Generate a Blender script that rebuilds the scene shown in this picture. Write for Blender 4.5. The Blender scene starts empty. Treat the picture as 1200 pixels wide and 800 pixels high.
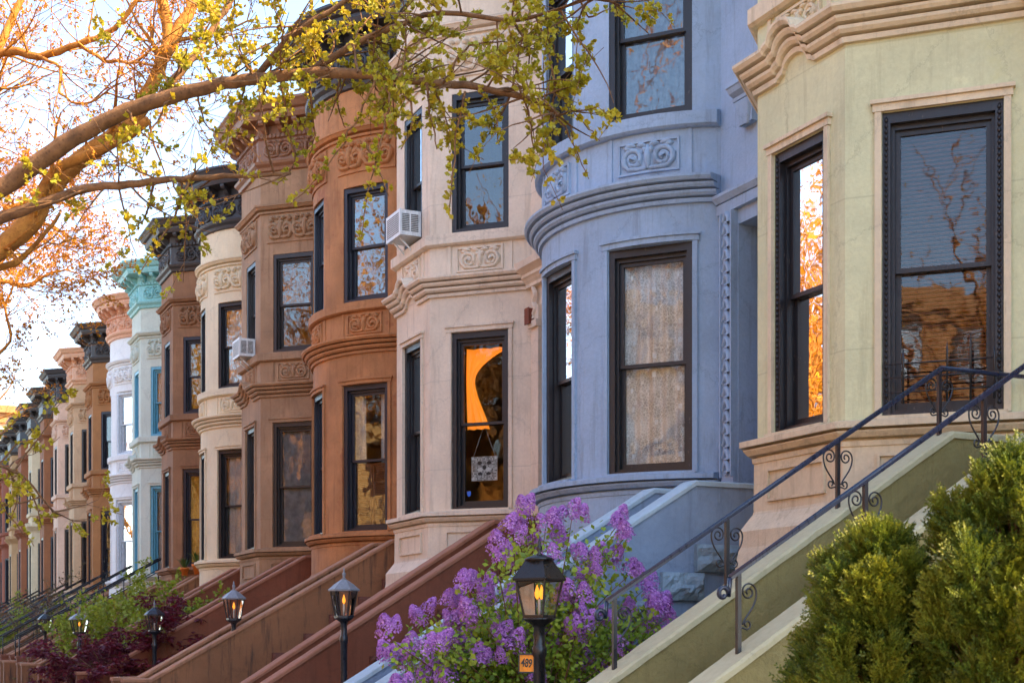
import bpy, math, random
from mathutils import Vector, Matrix, noise

scene = bpy.context.scene
COL = scene.collection
R = math.radians

# ------------------------------------------------------------------ camera model
FPX, W0, H0 = 1650.0, 1200.0, 800.0
HORIZON, VPX = 747.0, -175.0
ALPHA = math.atan((600 - VPX) / FPX)
CA, SA = math.cos(ALPHA), math.sin(ALPHA)
CAMZ = 1.6

def ray(px, py):
    cx, cz = (px - 600) / FPX, (HORIZON - py) / FPX
    return Vector((cx * CA + SA, -cx * SA + CA, cz))

def at_depth(px, py, Z):
    return Vector((0, 0, CAMZ)) + ray(px, py) * Z

def at_x(px, py, X):
    r = ray(px, py)
    return Vector((0, 0, CAMZ)) + r * (X / r.x)

def at_y(px, py, Y):
    r = ray(px, py)
    return Vector((0, 0, CAMZ)) + r * (Y / r.y)

XF = 8.7            # front plane of the bays
BD = 1.25           # bay depth
XW = XF + BD        # flat wall plane

# ------------------------------------------------------------------ materials
def lin(c):
    c = c / 255.0
    return c / 12.92 if c <= 0.04045 else ((c + 0.055) / 1.055) ** 2.4

def rgb(r, g, b, k=1.0):
    return (lin(r) * k, lin(g) * k, lin(b) * k)

MATS = {}

def new_mat(name):
    m = bpy.data.materials.new(name)
    m.use_nodes = True
    nt = m.node_tree
    b = nt.nodes.get('Principled BSDF')
    return m, nt, b

def N(nt, kind, **kw):
    n = nt.nodes.new(kind)
    for k, v in kw.items():
        if k in n.inputs.keys():
            n.inputs[k].default_value = v
        else:
            setattr(n, k, v)
    return n

def mixc(nt, fac, a, b, blend='MIX'):
    n = nt.nodes.new('ShaderNodeMix')
    n.data_type = 'RGBA'
    n.blend_type = blend
    for s, v in ((0, fac), (6, a), (7, b)):
        if hasattr(v, 'default_value') or hasattr(v, 'is_linked'):
            nt.links.new(v, n.inputs[s])
        else:
            n.inputs[s].default_value = v if s == 0 else (*v, 1.0)
    return n.outputs[2]

def ramp(nt, src, lo, hi, a=0.0, b=1.0):
    n = nt.nodes.new('ShaderNodeMapRange')
    nt.links.new(src, n.inputs[0])
    n.inputs[1].default_value = lo
    n.inputs[2].default_value = hi
    n.inputs[3].default_value = a
    n.inputs[4].default_value = b
    return n.outputs[0]

def stone(name, base, rough=0.85, var=0.14, stain=0.35, stain_col=None, bump=0.25, joints=0.0, grain=22.0, patch=None):
    if name in MATS:
        return MATS[name]
    m, nt, b = new_mat(name)
    tc = N(nt, 'ShaderNodeTexCoord')
    L = nt.links.new
    n1 = N(nt, 'ShaderNodeTexNoise', Scale=1.1, Detail=6.0, Roughness=0.6)
    L(tc.outputs['Object'], n1.inputs['Vector'])
    n2 = N(nt, 'ShaderNodeTexNoise', Scale=grain, Detail=5.0, Roughness=0.65)
    L(tc.outputs['Object'], n2.inputs['Vector'])
    mp = N(nt, 'ShaderNodeMapping')
    mp.inputs['Scale'].default_value = (5.0, 5.0, 0.45)
    L(tc.outputs['Object'], mp.inputs['Vector'])
    n3 = N(nt, 'ShaderNodeTexNoise', Scale=1.6, Detail=5.0, Roughness=0.7)
    L(mp.outputs[0], n3.inputs['Vector'])
    dark = tuple(c * (1 - var * 1.6) for c in base)
    light = tuple(min(0.95, c * (1 + var)) for c in base)
    c = mixc(nt, ramp(nt, n1.outputs[0], 0.3, 0.7), dark, light)
    sc = stain_col or tuple(x * y for x, y in zip(base, (0.5, 0.46, 0.42)))
    c = mixc(nt, ramp(nt, n3.outputs[0], 0.52, 0.67, 0.0, stain), c, sc)
    n5 = N(nt, 'ShaderNodeTexNoise', Scale=3.2, Detail=9.0, Roughness=0.8)
    L(tc.outputs['Object'], n5.inputs['Vector'])
    c = mixc(nt, ramp(nt, n5.outputs[0], 0.56, 0.66, 0.0, min(0.6, stain * 0.9)), c, tuple(x * 0.62 for x in base))
    c = mixc(nt, ramp(nt, n5.outputs[0], 0.42, 0.34, 0.0, 0.35), c, tuple(min(0.95, x * 1.22) for x in base))
    vo = N(nt, 'ShaderNodeTexVoronoi', Scale=0.55, feature='DISTANCE_TO_EDGE')
    wp = N(nt, 'ShaderNodeVectorMath', operation='MULTIPLY_ADD')
    L(n5.outputs[1], wp.inputs[0]); wp.inputs[1].default_value = (0.5, 0.5, 0.5); L(tc.outputs['Object'], wp.inputs[2])
    L(wp.outputs[0], vo.inputs['Vector'])
    cr = ramp(nt, vo.outputs['Distance'], 0.0, 0.006, 0.45, 0.0)
    c = mixc(nt, cr, c, tuple(x * 0.35 for x in base))
    if patch:
        n4 = N(nt, 'ShaderNodeTexNoise', Scale=0.9, Detail=8.0, Roughness=0.75)
        mp4 = N(nt, 'ShaderNodeMapping')
        mp4.inputs['Location'].default_value = (4.2, 1.7, 9.1)
        L(tc.outputs['Object'], mp4.inputs['Vector'])
        L(mp4.outputs[0], n4.inputs['Vector'])
        c = mixc(nt, ramp(nt, n4.outputs[0], 0.57, 0.64, 0.0, 0.75), c, patch)
    c = mixc(nt, ramp(nt, n2.outputs[0], 0.35, 0.7, 0.22, 0.0), c, tuple(x * 0.55 for x in base))
    h = n2.outputs[0]
    if joints > 0:
        sep = N(nt, 'ShaderNodeSeparateXYZ')
        L(tc.outputs['Object'], sep.inputs[0])
        md = N(nt, 'ShaderNodeMath', operation='PINGPONG')
        L(sep.outputs[2], md.inputs[0])
        md.inputs[1].default_value = joints / 2
        jl = ramp(nt, md.outputs[0], 0.0, 0.012, 1.0, 0.0)
        c = mixc(nt, ramp(nt, jl, 0, 1, 0, 0.4), c, tuple(x * 0.5 for x in base))
    L(c, b.inputs['Base Color'])
    b.inputs['Roughness'].default_value = rough
    bp = N(nt, 'ShaderNodeBump', Strength=bump, Distance=0.02)
    L(h, bp.inputs['Height'])
    L(bp.outputs[0], b.inputs['Normal'])
    MATS[name] = m
    return m

def paint(name, base, rough=0.45, worn=None, wornamt=0.6, metallic=0.0, bump=0.12):
    if name in MATS:
        return MATS[name]
    m, nt, b = new_mat(name)
    L = nt.links.new
    tc = N(nt, 'ShaderNodeTexCoord')
    mp = N(nt, 'ShaderNodeMapping')
    mp.inputs['Scale'].default_value = (9.0, 9.0, 3.0)
    L(tc.outputs['Object'], mp.inputs['Vector'])
    n1 = N(nt, 'ShaderNodeTexNoise', Scale=3.0, Detail=7.0, Roughness=0.7)
    L(mp.outputs[0], n1.inputs['Vector'])
    c = mixc(nt, ramp(nt, n1.outputs[0], 0.3, 0.7), tuple(x * 0.75 for x in base), tuple(x * 1.25 for x in base))
    if worn:
        c = mixc(nt, ramp(nt, n1.outputs[0], 0.62, 0.68, 0.0, wornamt), c, worn)
    L(c, b.inputs['Base Color'])
    b.inputs['Metallic'].default_value = metallic
    rr = ramp(nt, n1.outputs[0], 0.3, 0.7, rough * 0.75, min(1, rough * 1.35))
    L(rr, b.inputs['Roughness'])
    bp = N(nt, 'ShaderNodeBump', Strength=bump, Distance=0.01)
    L(n1.outputs[0], bp.inputs['Height'])
    L(bp.outputs[0], b.inputs['Normal'])
    MATS[name] = m
    return m

def glass(name, refl=0.045, wav=0.04, tint=(0.93, 0.95, 0.94), ior=1.52):
    if name in MATS:
        return MATS[name]
    m, nt, b = new_mat(name)
    L = nt.links.new
    nt.nodes.remove(b)
    out = nt.nodes['Material Output']
    tc = N(nt, 'ShaderNodeTexCoord')
    n1 = N(nt, 'ShaderNodeTexNoise', Scale=2.6, Detail=2.0, Roughness=0.5)
    L(tc.outputs['Object'], n1.inputs['Vector'])
    bp = N(nt, 'ShaderNodeBump', Strength=wav, Distance=0.05)
    L(n1.outputs[0], bp.inputs['Height'])
    gl = N(nt, 'ShaderNodeBsdfGlossy', Roughness=0.015)
    L(bp.outputs[0], gl.inputs['Normal'])
    tr = N(nt, 'ShaderNodeBsdfTransparent')
    tr.inputs[0].default_value = (*tint, 1)
    fr = N(nt, 'ShaderNodeFresnel', IOR=ior)
    ad = N(nt, 'ShaderNodeMath', operation='ADD', use_clamp=True)
    L(fr.outputs[0], ad.inputs[0])
    ad.inputs[1].default_value = refl
    mx = N(nt, 'ShaderNodeMixShader')
    L(ad.outputs[0], mx.inputs[0])
    L(tr.outputs[0], mx.inputs[1])
    L(gl.outputs[0], mx.inputs[2])
    L(mx.outputs[0], out.inputs[0])
    MATS[name] = m
    return m

def leafmat(name, c1, c2, c3=None, trans=0.45, rough=0.5, scale=3.0):
    if name in MATS:
        return MATS[name]
    m, nt, b = new_mat(name)
    L = nt.links.new
    nt.nodes.remove(b)
    out = nt.nodes['Material Output']
    geo = N(nt, 'ShaderNodeNewGeometry')
    tc = N(nt, 'ShaderNodeTexCoord')
    n1 = N(nt, 'ShaderNodeTexNoise', Scale=scale, Detail=3.0)
    L(tc.outputs['Object'], n1.inputs['Vector'])
    c = mixc(nt, geo.outputs['Random Per Island'], c1, c2)
    if c3:
        c = mixc(nt, ramp(nt, n1.outputs[0], 0.45, 0.62, 0.0, 0.8), c, c3)
    d = N(nt, 'ShaderNodeBsdfPrincipled')
    d.inputs['Roughness'].default_value = rough
    L(c, d.inputs['Base Color'])
    t = N(nt, 'ShaderNodeBsdfTranslucent')
    L(c, t.inputs[0])
    mx = N(nt, 'ShaderNodeMixShader')
    mx.inputs[0].default_value = trans
    L(d.outputs[0], mx.inputs[1])
    L(t.outputs[0], mx.inputs[2])
    L(mx.outputs[0], out.inputs[0])
    MATS[name] = m
    return m

def emit(name, col, strength):
    if name in MATS:
        return MATS[name]
    m, nt, b = new_mat(name)
    b.inputs['Base Color'].default_value = (*col, 1)
    b.inputs['Emission Color'].default_value = (*col, 1)
    b.inputs['Emission Strength'].default_value = strength
    MATS[name] = m
    return m

def cloth(name, c1, c2, kind='lace', scale=40.0, trans=0.3):
    if name in MATS:
        return MATS[name]
    m, nt, b = new_mat(name)
    L = nt.links.new
    tc = N(nt, 'ShaderNodeTexCoord')
    if kind == 'lace':
        n1 = N(nt, 'ShaderNodeTexVoronoi', Scale=scale, feature='DISTANCE_TO_EDGE')
        L(tc.outputs['Object'], n1.inputs['Vector'])
        n2 = N(nt, 'ShaderNodeTexNoise', Scale=3.5, Detail=6.0, Roughness=0.65)
        L(tc.outputs['Object'], n2.inputs['Vector'])
        c2m = mixc(nt, ramp(nt, n2.outputs[0], 0.40, 0.60), tuple(x * 0.62 for x in c2), c2)
        f = ramp(nt, n1.outputs[0], 0.0, 0.10, 0.0, 1.0)
        c2 = c2m
    else:
        n1 = N(nt, 'ShaderNodeTexNoise', Scale=scale, Detail=4.0)
        L(tc.outputs['Object'], n1.inputs['Vector'])
        f = ramp(nt, n1.outputs[0], 0.35, 0.65)
    L(mixc(nt, f, c1, c2), b.inputs['Base Color'])
    b.inputs['Roughness'].default_value = 0.9
    MATS[name] = m
    return m

# ------------------------------------------------------------------ mesh helper
class MB:
    def __init__(s):
        s.v, s.f, s.mi, s.sm = [], [], [], []

    def add(s, pts, faces, mat=0, smooth=False):
        o = len(s.v)
        s.v.extend([tuple(p) for p in pts])
        for f in faces:
            s.f.append([i + o for i in f])
            s.mi.append(mat)
            s.sm.append(smooth)

    def poly(s, pts, mat=0):
        s.add(pts, [list(range(len(pts)))], mat)

    def hexa(s, p, mat=0):      # p: 4 bottom ccw, 4 top ccw
        s.add(p, [[3, 2, 1, 0], [4, 5, 6, 7], [0, 1, 5, 4], [1, 2, 6, 5], [2, 3, 7, 6], [3, 0, 4, 7]], mat)

    def box(s, x0, x1, y0, y1, z0, z1, mat=0):
        s.hexa([(x0, y0, z0), (x1, y0, z0), (x1, y1, z0), (x0, y1, z0), (x0, y0, z1), (x1, y0, z1), (x1, y1, z1), (x0, y1, z1)], mat)

    def tube(s, pts, radii, n=6, mat=0, cap=True, smooth=True):
        pts = [Vector(p) for p in pts]
        if not hasattr(radii, '__len__'):
            radii = [radii] * len(pts)
        rings, prev = [], None
        for i, p in enumerate(pts):
            t = (pts[min(i + 1, len(pts) - 1)] - pts[max(i - 1, 0)])
            if t.length < 1e-9:
                t = Vector((0, 0, 1))
            t.normalize()
            if prev is None:
                a = Vector((0, 0, 1)) if abs(t.z) < 0.9 else Vector((1, 0, 0))
                u = t.cross(a).normalized()
            else:
                u = prev - t * prev.dot(t)
                if u.length < 1e-6:
                    u = t.orthogonal()
                u.normalize()
            prev = u
            w = t.cross(u)
            r = radii[i]
            rings.append([p + (u * math.cos(2 * math.pi * k / n) + w * math.sin(2 * math.pi * k / n)) * r for k in range(n)])
        V = [q for rg in rings for q in rg]
        F = []
        for i in range(len(rings) - 1):
            for k in range(n):
                k2 = (k + 1) % n
                F.append([i * n + k, i * n + k2, (i + 1) * n + k2, (i + 1) * n + k])
        if cap:
            F.append(list(range(n))[::-1])
            F.append([(len(rings) - 1) * n + k for k in range(n)])
        s.add(V, F, mat, smooth)

    def lathe(s, c, prof, n=16, mat=0, smooth=True, ang=0.0):
        c = Vector(c)
        V, F = [], []
        for r, z in prof:
            for k in range(n):
                a = 2 * math.pi * k / n + ang
                V.append(c + Vector((r * math.cos(a), r * math.sin(a), z)))
        for i in range(len(prof) - 1):
            for k in range(n):
                k2 = (k + 1) % n
                F.append([i * n + k, i * n + k2, (i + 1) * n + k2, (i + 1) * n + k])
        F.append(list(range(n))[::-1])
        F.append([(len(prof) - 1) * n + k for k in range(n)])
        s.add(V, F, mat, smooth)

    def build(s, name, mats, parent=None, loc=None):
        me = bpy.data.meshes.new(name)
        me.from_pydata(s.v, [], s.f)
        if not isinstance(mats, (list, tuple)):
            mats = [mats]
        for m in mats:
            me.materials.append(m)
        me.polygons.foreach_set('material_index', s.mi)
        me.polygons.foreach_set('use_smooth', s.sm)
        me.update()
        o = bpy.data.objects.new(name, me)
        COL.objects.link(o)
        if parent is not None:
            o.parent = parent
        if loc is not None:
            o.location = loc
        return o

def tag(o, label=None, cat=None, group=None, kind=None):
    if label: o['label'] = label
    if cat: o['category'] = cat
    if group: o['group'] = group
    if kind: o['kind'] = kind
    return o

def thing(name, label, cat, loc=(0, 0, 0), group=None, rz=0.0):
    o = bpy.data.objects.new(name, None)
    o.empty_display_size = 0.2
    COL.objects.link(o)
    o.location = loc
    o.rotation_euler = (0, 0, rz)
    return tag(o, label, cat, group)

def structure(name, mb, mat):
    return tag(mb.build(name, mat), kind='structure')

# ------------------------------------------------------------------ facade plan
class Plan:
    """Plan outline of one house front (local x,y), walked with growing y; outward is to the left (-x)."""
    def __init__(s, pts, smooth_range=None):
        s.p = [Vector((a, b)) for a, b in pts]
        s.u = [0.0]
        for a, b in zip(s.p, s.p[1:]):
            s.u.append(s.u[-1] + (b - a).length)
        s.sr = smooth_range
        s.vn, s.mit = [], []
        for i in range(len(s.p)):
            d0 = (s.p[i] - s.p[i - 1]).normalized() if i > 0 else None
            d1 = (s.p[i + 1] - s.p[i]).normalized() if i < len(s.p) - 1 else None
            d0, d1 = d0 or d1, d1 or d0
            n0, n1 = Vector((-d0.y, d0.x)), Vector((-d1.y, d1.x))
            n = (n0 + n1).normalized()
            s.vn.append(n)
            s.mit.append(1.0 / max(0.35, n.dot(n0)))
        s.L = s.u[-1]

    def pt(s, u, out=0.0):
        u = max(0.0, min(s.L, u))
        for i in range(len(s.u) - 1):
            if u <= s.u[i + 1] + 1e-9:
                f = (u - s.u[i]) / (s.u[i + 1] - s.u[i])
                p = s.p[i].lerp(s.p[i + 1], f)
                if s.sr and s.sr[0] - 1e-6 <= u <= s.sr[1] + 1e-6:
                    n = s.vn[i].lerp(s.vn[i + 1], f).normalized()
                    if abs(u - s.sr[0]) < 0.05 or abs(u - s.sr[1]) < 0.05:
                        d = (s.p[i + 1] - s.p[i]).normalized()
                        n = Vector((-d.y, d.x))
                else:
                    d = (s.p[i + 1] - s.p[i]).normalized()
                    n = Vector((-d.y, d.x))
                return p + n * out
        return s.p[-1]

    def p3(s, u, out, z):
        q = s.pt(u, out)
        return Vector((q.x, q.y, z))

    def breaks(s, u0, u1, extra=()):
        b = [u0] + [x for x in list(s.u) + list(extra) if u0 + 1e-4 < x < u1 - 1e-4] + [u1]
        return sorted(b)

def sweep(mb, plan, prof, u0=None, u1=None, mat=0, hump=None, caps=True):
    """Moulding: prof is a list of (out, z); mitred along the plan."""
    u0 = 0.0 if u0 is None else u0
    u1 = plan.L if u1 is None else u1
    ex = []
    if hump:
        hc, hw, hh = hump
        ex = [hc + hw * k / 20.0 for k in range(-20, 21)]
    bs = plan.breaks(u0, u1, ex)
    n = len(prof)
    V, F = [], []
    for b in bs:
        vi = next((i for i, x in enumerate(plan.u) if abs(x - b) < 1e-5), None)
        dz = 0.0
        if hump:
            t = (b - hc) / hw
            if abs(t) < 1:
                a = abs(t)
                dz = hh * (math.sqrt(max(0.0, 1 - (a / 0.66) ** 2)) * 0.72 + 0.28 if a < 0.66 else max(0.0, 0.28 * (1 - (a - 0.66) / 0.34) ** 0.5))
        for o, z in prof:
            if vi is not None and 0 < vi < len(plan.u) - 1:
                q = plan.p[vi] + plan.vn[vi] * (o * plan.mit[vi])
            else:
                q = plan.pt(b, o)
            V.append((q.x, q.y, z + dz))
    for i in range(len(bs) - 1):
        for k in range(n - 1):
            F.append([i * n + k, (i + 1) * n + k, (i + 1) * n + k + 1, i * n + k + 1])
    if caps:
        F.append(list(range(n))[::-1])
        F.append([(len(bs) - 1) * n + k for k in range(n)])
    mb.add(V, F, mat)

def ubox(mb, plan, u0, u1, o0, o1, z0, z1, mat=0):
    bs = plan.breaks(u0, u1)
    V, F = [], []
    for b in bs:
        V += [plan.p3(b, o0, z0), plan.p3(b, o1, z0), plan.p3(b, o1, z1), plan.p3(b, o0, z1)]
    for i in range(len(bs) - 1):
        a, c = i * 4, i * 4 + 4
        for k in range(4):
            k2 = (k + 1) % 4
            F.append([a + k, c + k, c + k2, a + k2])
    F.append([3, 2, 1, 0])
    e = (len(bs) - 1) * 4
    F.append([e, e + 1, e + 2, e + 3])
    mb.add(V, F, mat)

def ribbon(mb, plan, path, r, o=0.0, mat=0, flat=1.7):
    """Raised half-round line on the facade; path is a list of (u, z, scale)."""
    V, F = [], []
    ks = (-1.0, -0.7, 0.0, 0.7, 1.0)
    for i, (u, z, s) in enumerate(path):
        a = path[max(0, i - 1)]
        b = path[min(len(path) - 1, i + 1)]
        d = Vector((b[0] - a[0], b[1] - a[1]))
        d = d.normalized() if d.length > 1e-9 else Vector((1, 0))
        nn = Vector((-d.y, d.x))
        for k in ks:
            V.append(plan.p3(u + nn.x * k * r * s, o + math.sqrt(max(0, 1 - k * k)) * r * s * flat - (0.004 if abs(k) == 1 else 0), z + nn.y * k * r * s))
    for i in range(len(path) - 1):
        for k in range(4):
            F.append([i * 5 + k, i * 5 + k + 1, (i + 1) * 5 + k + 1, (i + 1) * 5 + k])
    mb.add(V, F, mat, True)

def scrollwork(mb, plan, uc, zc, w, h, o, mat=0, pairs=1, dens=1.0):
    """Carved foliate scrolls that fill a panel w x h around (uc, zc)."""
    r = 0.098 * h
    for pz in range(pairs):
        cx = uc if pairs == 1 else uc - w / 2 + w / pairs * (pz + 0.5)
        ww = w / pairs
        for sgn in (-1, 1):
            # main S-scroll
            path = []
            c = (cx + sgn * ww * 0.27, zc - h * 0.04)
            R0 = min(h * 0.40, ww * 0.21)
            for k in range(40):
                t = k / 39.0
                a = math.pi * (-0.15) + t * math.pi * 3.6
                rr = R0 * (1 - t * 0.82)
                path.append((c[0] + sgn * rr * math.cos(a), c[1] + rr * math.sin(a), 1.15 - 0.5 * t))
            st = path[0]
            pre = [(cx + sgn * ww * 0.03, zc - h * 0.42, 0.7), (cx + sgn * ww * 0.16, zc - h * 0.44, 0.9), (cx + sgn * ww * 0.36, zc - h * 0.40, 1.0)]
            ribbon(mb, plan, pre + path, r, o, mat)
            # acanthus lobes along the scroll
            for k in range(2, 26, 4):
                q = path[k]
                dx, dz = q[0] - c[0], q[1] - c[1]
                dl = math.hypot(dx, dz) or 1e-6
                dx, dz = dx / dl, dz / dl
                tx, tz = -dz * sgn, dx * sgn
                lob = [(q[0] + dx * R0 * 0.30 * f + tx * R0 * 0.22 * f * f, q[1] + dz * R0 * 0.30 * f + tz * R0 * 0.22 * f * f, 1.25 * (1 - 0.75 * f)) for f in (0.0, 0.35, 0.7, 1.0)]
                if abs(lob[-1][1] - zc) < h * 0.5 and abs(lob[-1][0] - cx) < ww * 0.5:
                    ribbon(mb, plan, lob, r, o, mat)
            # leaf tails
            for (a0, b0, a1, b1) in ((0.02, 0.40, 0.22, 0.46), (0.22, 0.46, 0.46, 0.44), (0.40, -0.35, 0.49, 0.1), (0.30, 0.30, 0.47, 0.42), (0.03, 0.1, 0.10, 0.38), (0.40, 0.05, 0.48, -0.3)):
                p = []
                for k in range(7):
                    t = k / 6.0
                    bend = math.sin(t * math.pi) * 0.05
                    p.append((cx + sgn * ww * (a0 + (a1 - a0) * t), zc + h * (b0 + (b1 - b0) * t + bend), 1.2 * math.sin(math.pi * (0.12 + 0.85 * t))))
                ribbon(mb, plan, p, r * 0.95, o, mat)
            p = [(c[0] + sgn * 0.1 * R0 * math.cos(k), c[1] + 0.1 * R0 * math.sin(k), 1.5) for k in range(5)]
            ribbon(mb, plan, p, r * 0.8, o, mat)
        p = [(cx, zc - h * 0.45 + h * 0.9 * k / 8, 0.6 + 0.9 * math.sin(math.pi * k / 8)) for k in range(9)]
        ribbon(mb, plan, p, r, o, mat)

# ------------------------------------------------------------------ windows
def frame_axes(plan, u0, u1):
    a, b = plan.pt(u0), plan.pt(u1)
    t = (b - a)
    w = t.length
    t.normalize()
    n = Vector((-t.y, t.x))
    def Lc(x, d, z):
        q = a + t * x + n * d
        return Vector((q.x, q.y, z))
    return Lc, w

def lbox(mb, Lc, a0, a1, d0, d1, z0, z1, mat=0):
    mb.hexa([Lc(a0, d1, z0), Lc(a1, d1, z0), Lc(a1, d0, z0), Lc(a0, d0, z0), Lc(a0, d1, z1), Lc(a1, d1, z1), Lc(a1, d0, z1), Lc(a0, d0, z1)][::1], mat)

def ring(mb, Lc, a0, a1, d0, d1, z0, z1, wa, wb=None, wt=None, mat=0):
    wb = wa if wb is None else wb
    wt = wa if wt is None else wt
    lbox(mb, Lc, a0, a0 + wa, d0, d1, z0, z1, mat)
    lbox(mb, Lc, a1 - wa, a1, d0, d1, z0, z1, mat)
    lbox(mb, Lc, a0 + wa, a1 - wa, d0, d1, z0, z0 + wb, mat)
    lbox(mb, Lc, a0 + wa, a1 - wa, d0, d1, z1 - wt, z1, mat)

def window(root, plan, u0, u1, z0, z1, mats, inside=None, detail=2, split=0.5, label=None, gname='pane_glass', orn=False):
    Lc, w = frame_axes(plan, u0, u1)
    fm = mats
    mb = MB()
    ring(mb, Lc, 0, w, -0.30, -0.015, z0, z1, 0.075, 0.05, 0.10)
    ring(mb, Lc, 0.075, w - 0.075, -0.30, -0.085, z0 + 0.05, z1 - 0.10, 0.035, 0.035, 0.05)
    if orn:   # carved bead down the casing
        for xx in (0.038, w - 0.038):
            z = z0 + 0.1
            while z < z1 - 0.05:
                q = Lc(xx, -0.012, z)
                mb.lathe(q + Vector((0, 0, -0.02)), [(0.008, 0), (0.019, 0.012), (0.017, 0.03), (0.008, 0.05)], 5)
                z += 0.055
    f = mb.build('window', fm, root)
    if label: f['label'] = label
    a0, a1 = 0.11, w - 0.11
    b0, b1 = z0 + 0.085, z1 - 0.15
    zm = b0 + (b1 - b0) * split
    st = 0.05
    gm = glass(gname, 0.0, 0.05, (0.96, 0.97, 0.97), 1.36) if gname == 'pane_clear' else glass(gname, 0.012, 0.04, (0.94, 0.95, 0.95), 1.48) if gname == 'pane_soft' else glass(gname)
    if detail >= 1:
        s1 = MB()
        ring(s1, Lc, a0, a1, -0.17, -0.125, zm - 0.025, b1, st, 0.045, st)
        s1.build('sash', fm, f)
        s2 = MB()
        ring(s2, Lc, a0, a1, -0.225, -0.18, b0, zm + 0.02, st, 0.075, 0.045)
        s2.build('sash', fm, f)
        g1 = MB(); lbox(g1, Lc, a0 + st, a1 - st, -0.150, -0.146, zm + 0.02, b1 - st)
        g1.build('pane', gm, f)
        g2 = MB(); lbox(g2, Lc, a0 + st, a1 - st, -0.205, -0.201, b0 + 0.075, zm - 0.025)
        g2.build('pane', gm, f)
    else:
        s1 = MB()
        ring(s1, Lc, a0, a1, -0.17, -0.125, zm - 0.02, b1, st)
        ring(s1, Lc, a0, a1, -0.225, -0.18, b0, zm + 0.02, st)
        s1.build('sash', fm, f)
        g1 = MB(); lbox(g1, Lc, a0 + st, a1 - st, -0.150, -0.146, zm, b1 - st); lbox(g1, Lc, a0 + st, a1 - st, -0.205, -0.201, b0 + st, zm - 0.02)
        g1.build('pane', gm, f)
    # what hangs behind the glass
    for inside in ([] if not inside else inside if isinstance(inside, list) else [inside]):
        kind, mat = inside[0], inside[1]
        za, zb = (inside[2], inside[3]) if len(inside) > 3 else (0.0, 1.0)
        zlo, zhi = b0 + (b1 - b0) * za, b0 + (b1 - b0) * zb
        d = -0.262
        c = MB()
        if kind == 'blind':
            z = zlo + 0.02
            while z < zhi:
                lbox(c, Lc, a0, a1, d - 0.012, d + 0.018, z, z + 0.006)
                c.add([Lc(a0, d + 0.02, z - 0.016), Lc(a1, d + 0.02, z - 0.016), Lc(a1, d - 0.02, z + 0.02), Lc(a0, d - 0.02, z + 0.02)], [[0, 1, 2, 3]])
                z += 0.042
            c.build('blind', mat, f)
        elif kind in ('curtain', 'pair'):
            spans = [(a0, a1)] if kind == 'curtain' else [(a0, a0 + (a1 - a0) * 0.3), (a1 - (a1 - a0) * 0.26, a1)]
            for (sa, sb) in spans:
                n = 64
                V, F = [], []
                for k in range(n + 1):
                    x = sa + (sb - sa) * k / n
                    dd = d - 0.03 + 0.03 * math.sin(x * 34) + 0.02 * math.sin(x * 13 + 1.0)
                    V += [Lc(x, dd, zlo), Lc(x, dd * 1.0 + 0.01, zhi)]
                for k in range(n):
                    F.append([2 * k, 2 * k + 2, 2 * k + 3, 2 * k + 1])
                c.add(V, F, 0, True)
            tabs = [mat]
            if mat.name == 'curtain_lace':
                tabs.append(paint('lace_tab', (0.80, 0.79, 0.78), 0.8))
                rr = random.Random(4)
                for q_ in range(18):
                    x = a0 + (a1 - a0) * (0.14 + 0.36 * (q_ % 3) + 0.04 * rr.random())
                    z = zlo + (zhi - zlo) * (0.07 + 0.16 * (q_ // 3) + (0.07 if q_ % 2 else 0))
                    dd = d - 0.03 + 0.03 * math.sin(x * 34) + 0.02 * math.sin(x * 13 + 1.0) + 0.012
                    c.add([Lc(x - .028, dd, z - .034), Lc(x + .028, dd, z - .034), Lc(x + .028, dd, z + .034), Lc(x - .028, dd, z + .034)], [[0, 1, 2, 3]], 1)
            c.build('curtain', tabs, f)
        elif kind == 'shade':
            lbox(c, Lc, a0 - 0.02, a1 + 0.02, d, d + 0.006, zlo, zhi)
            lbox(c, Lc, a0 - 0.02, a1 + 0.02, d - 0.002, d + 0.012, zlo - 0.02, zlo)
            c.build('shade', mat, f)
        elif kind == 'shutter':
            for (sa, sb) in ((a0, (a0 + a1) / 2 - 0.005), ((a0 + a1) / 2 + 0.005, a1)):
                ring(c, Lc, sa, sb, d, d + 0.03, zlo, zhi, 0.05)
                z = zlo + 0.06
                while z < zhi - 0.06:
                    lbox(c, Lc, sa + 0.05, sb - 0.05, d + 0.005, d + 0.02, z, z + 0.022)
                    z += 0.034
            c.build('shutter', mat, f)
    return f, Lc, w, (a0, a1, b0, b1, zm)

# ------------------------------------------------------------------ the house
ZL, ZH = 0.0, 12.6
Z_PL, Z_S1, Z_W1, Z_W1T, Z_B, Z_B2, Z_S2, Z_W2, Z_W2T, Z_O, Z_C = 2.95, 3.45, 3.70, 6.62, 7.18, 7.66, 8.05, 8.27, 10.55, 10.82, 11.50

def octagon(W, v1, a, fr):
    return Plan([(0, 0), (0, v1), (-BD, v1 + a), (-BD, v1 + a + fr), (0, W)]), None

def bow(W, v1, bd=BD, n=26):
    h = (W - v1) / 2
    Rr = (h * h + bd * bd) / (2 * bd)
    c = Vector((Rr - bd, (W + v1) / 2))
    a = math.asin(h / Rr)
    pts = [(0, 0)]
    for k in range(n + 1):
        t = -a + 2 * a * k / n
        pts.append((c.x - Rr * math.cos(t), c.y + Rr * math.sin(t)))
    pts[1] = (0, v1)
    pts[-1] = (0, W)
    pl = Plan(pts)
    pl.sr = (pl.u[1], pl.u[-1])
    return pl

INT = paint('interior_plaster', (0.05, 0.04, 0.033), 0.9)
FLOORM = paint('interior_boards', (0.06, 0.035, 0.02), 0.6)

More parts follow.
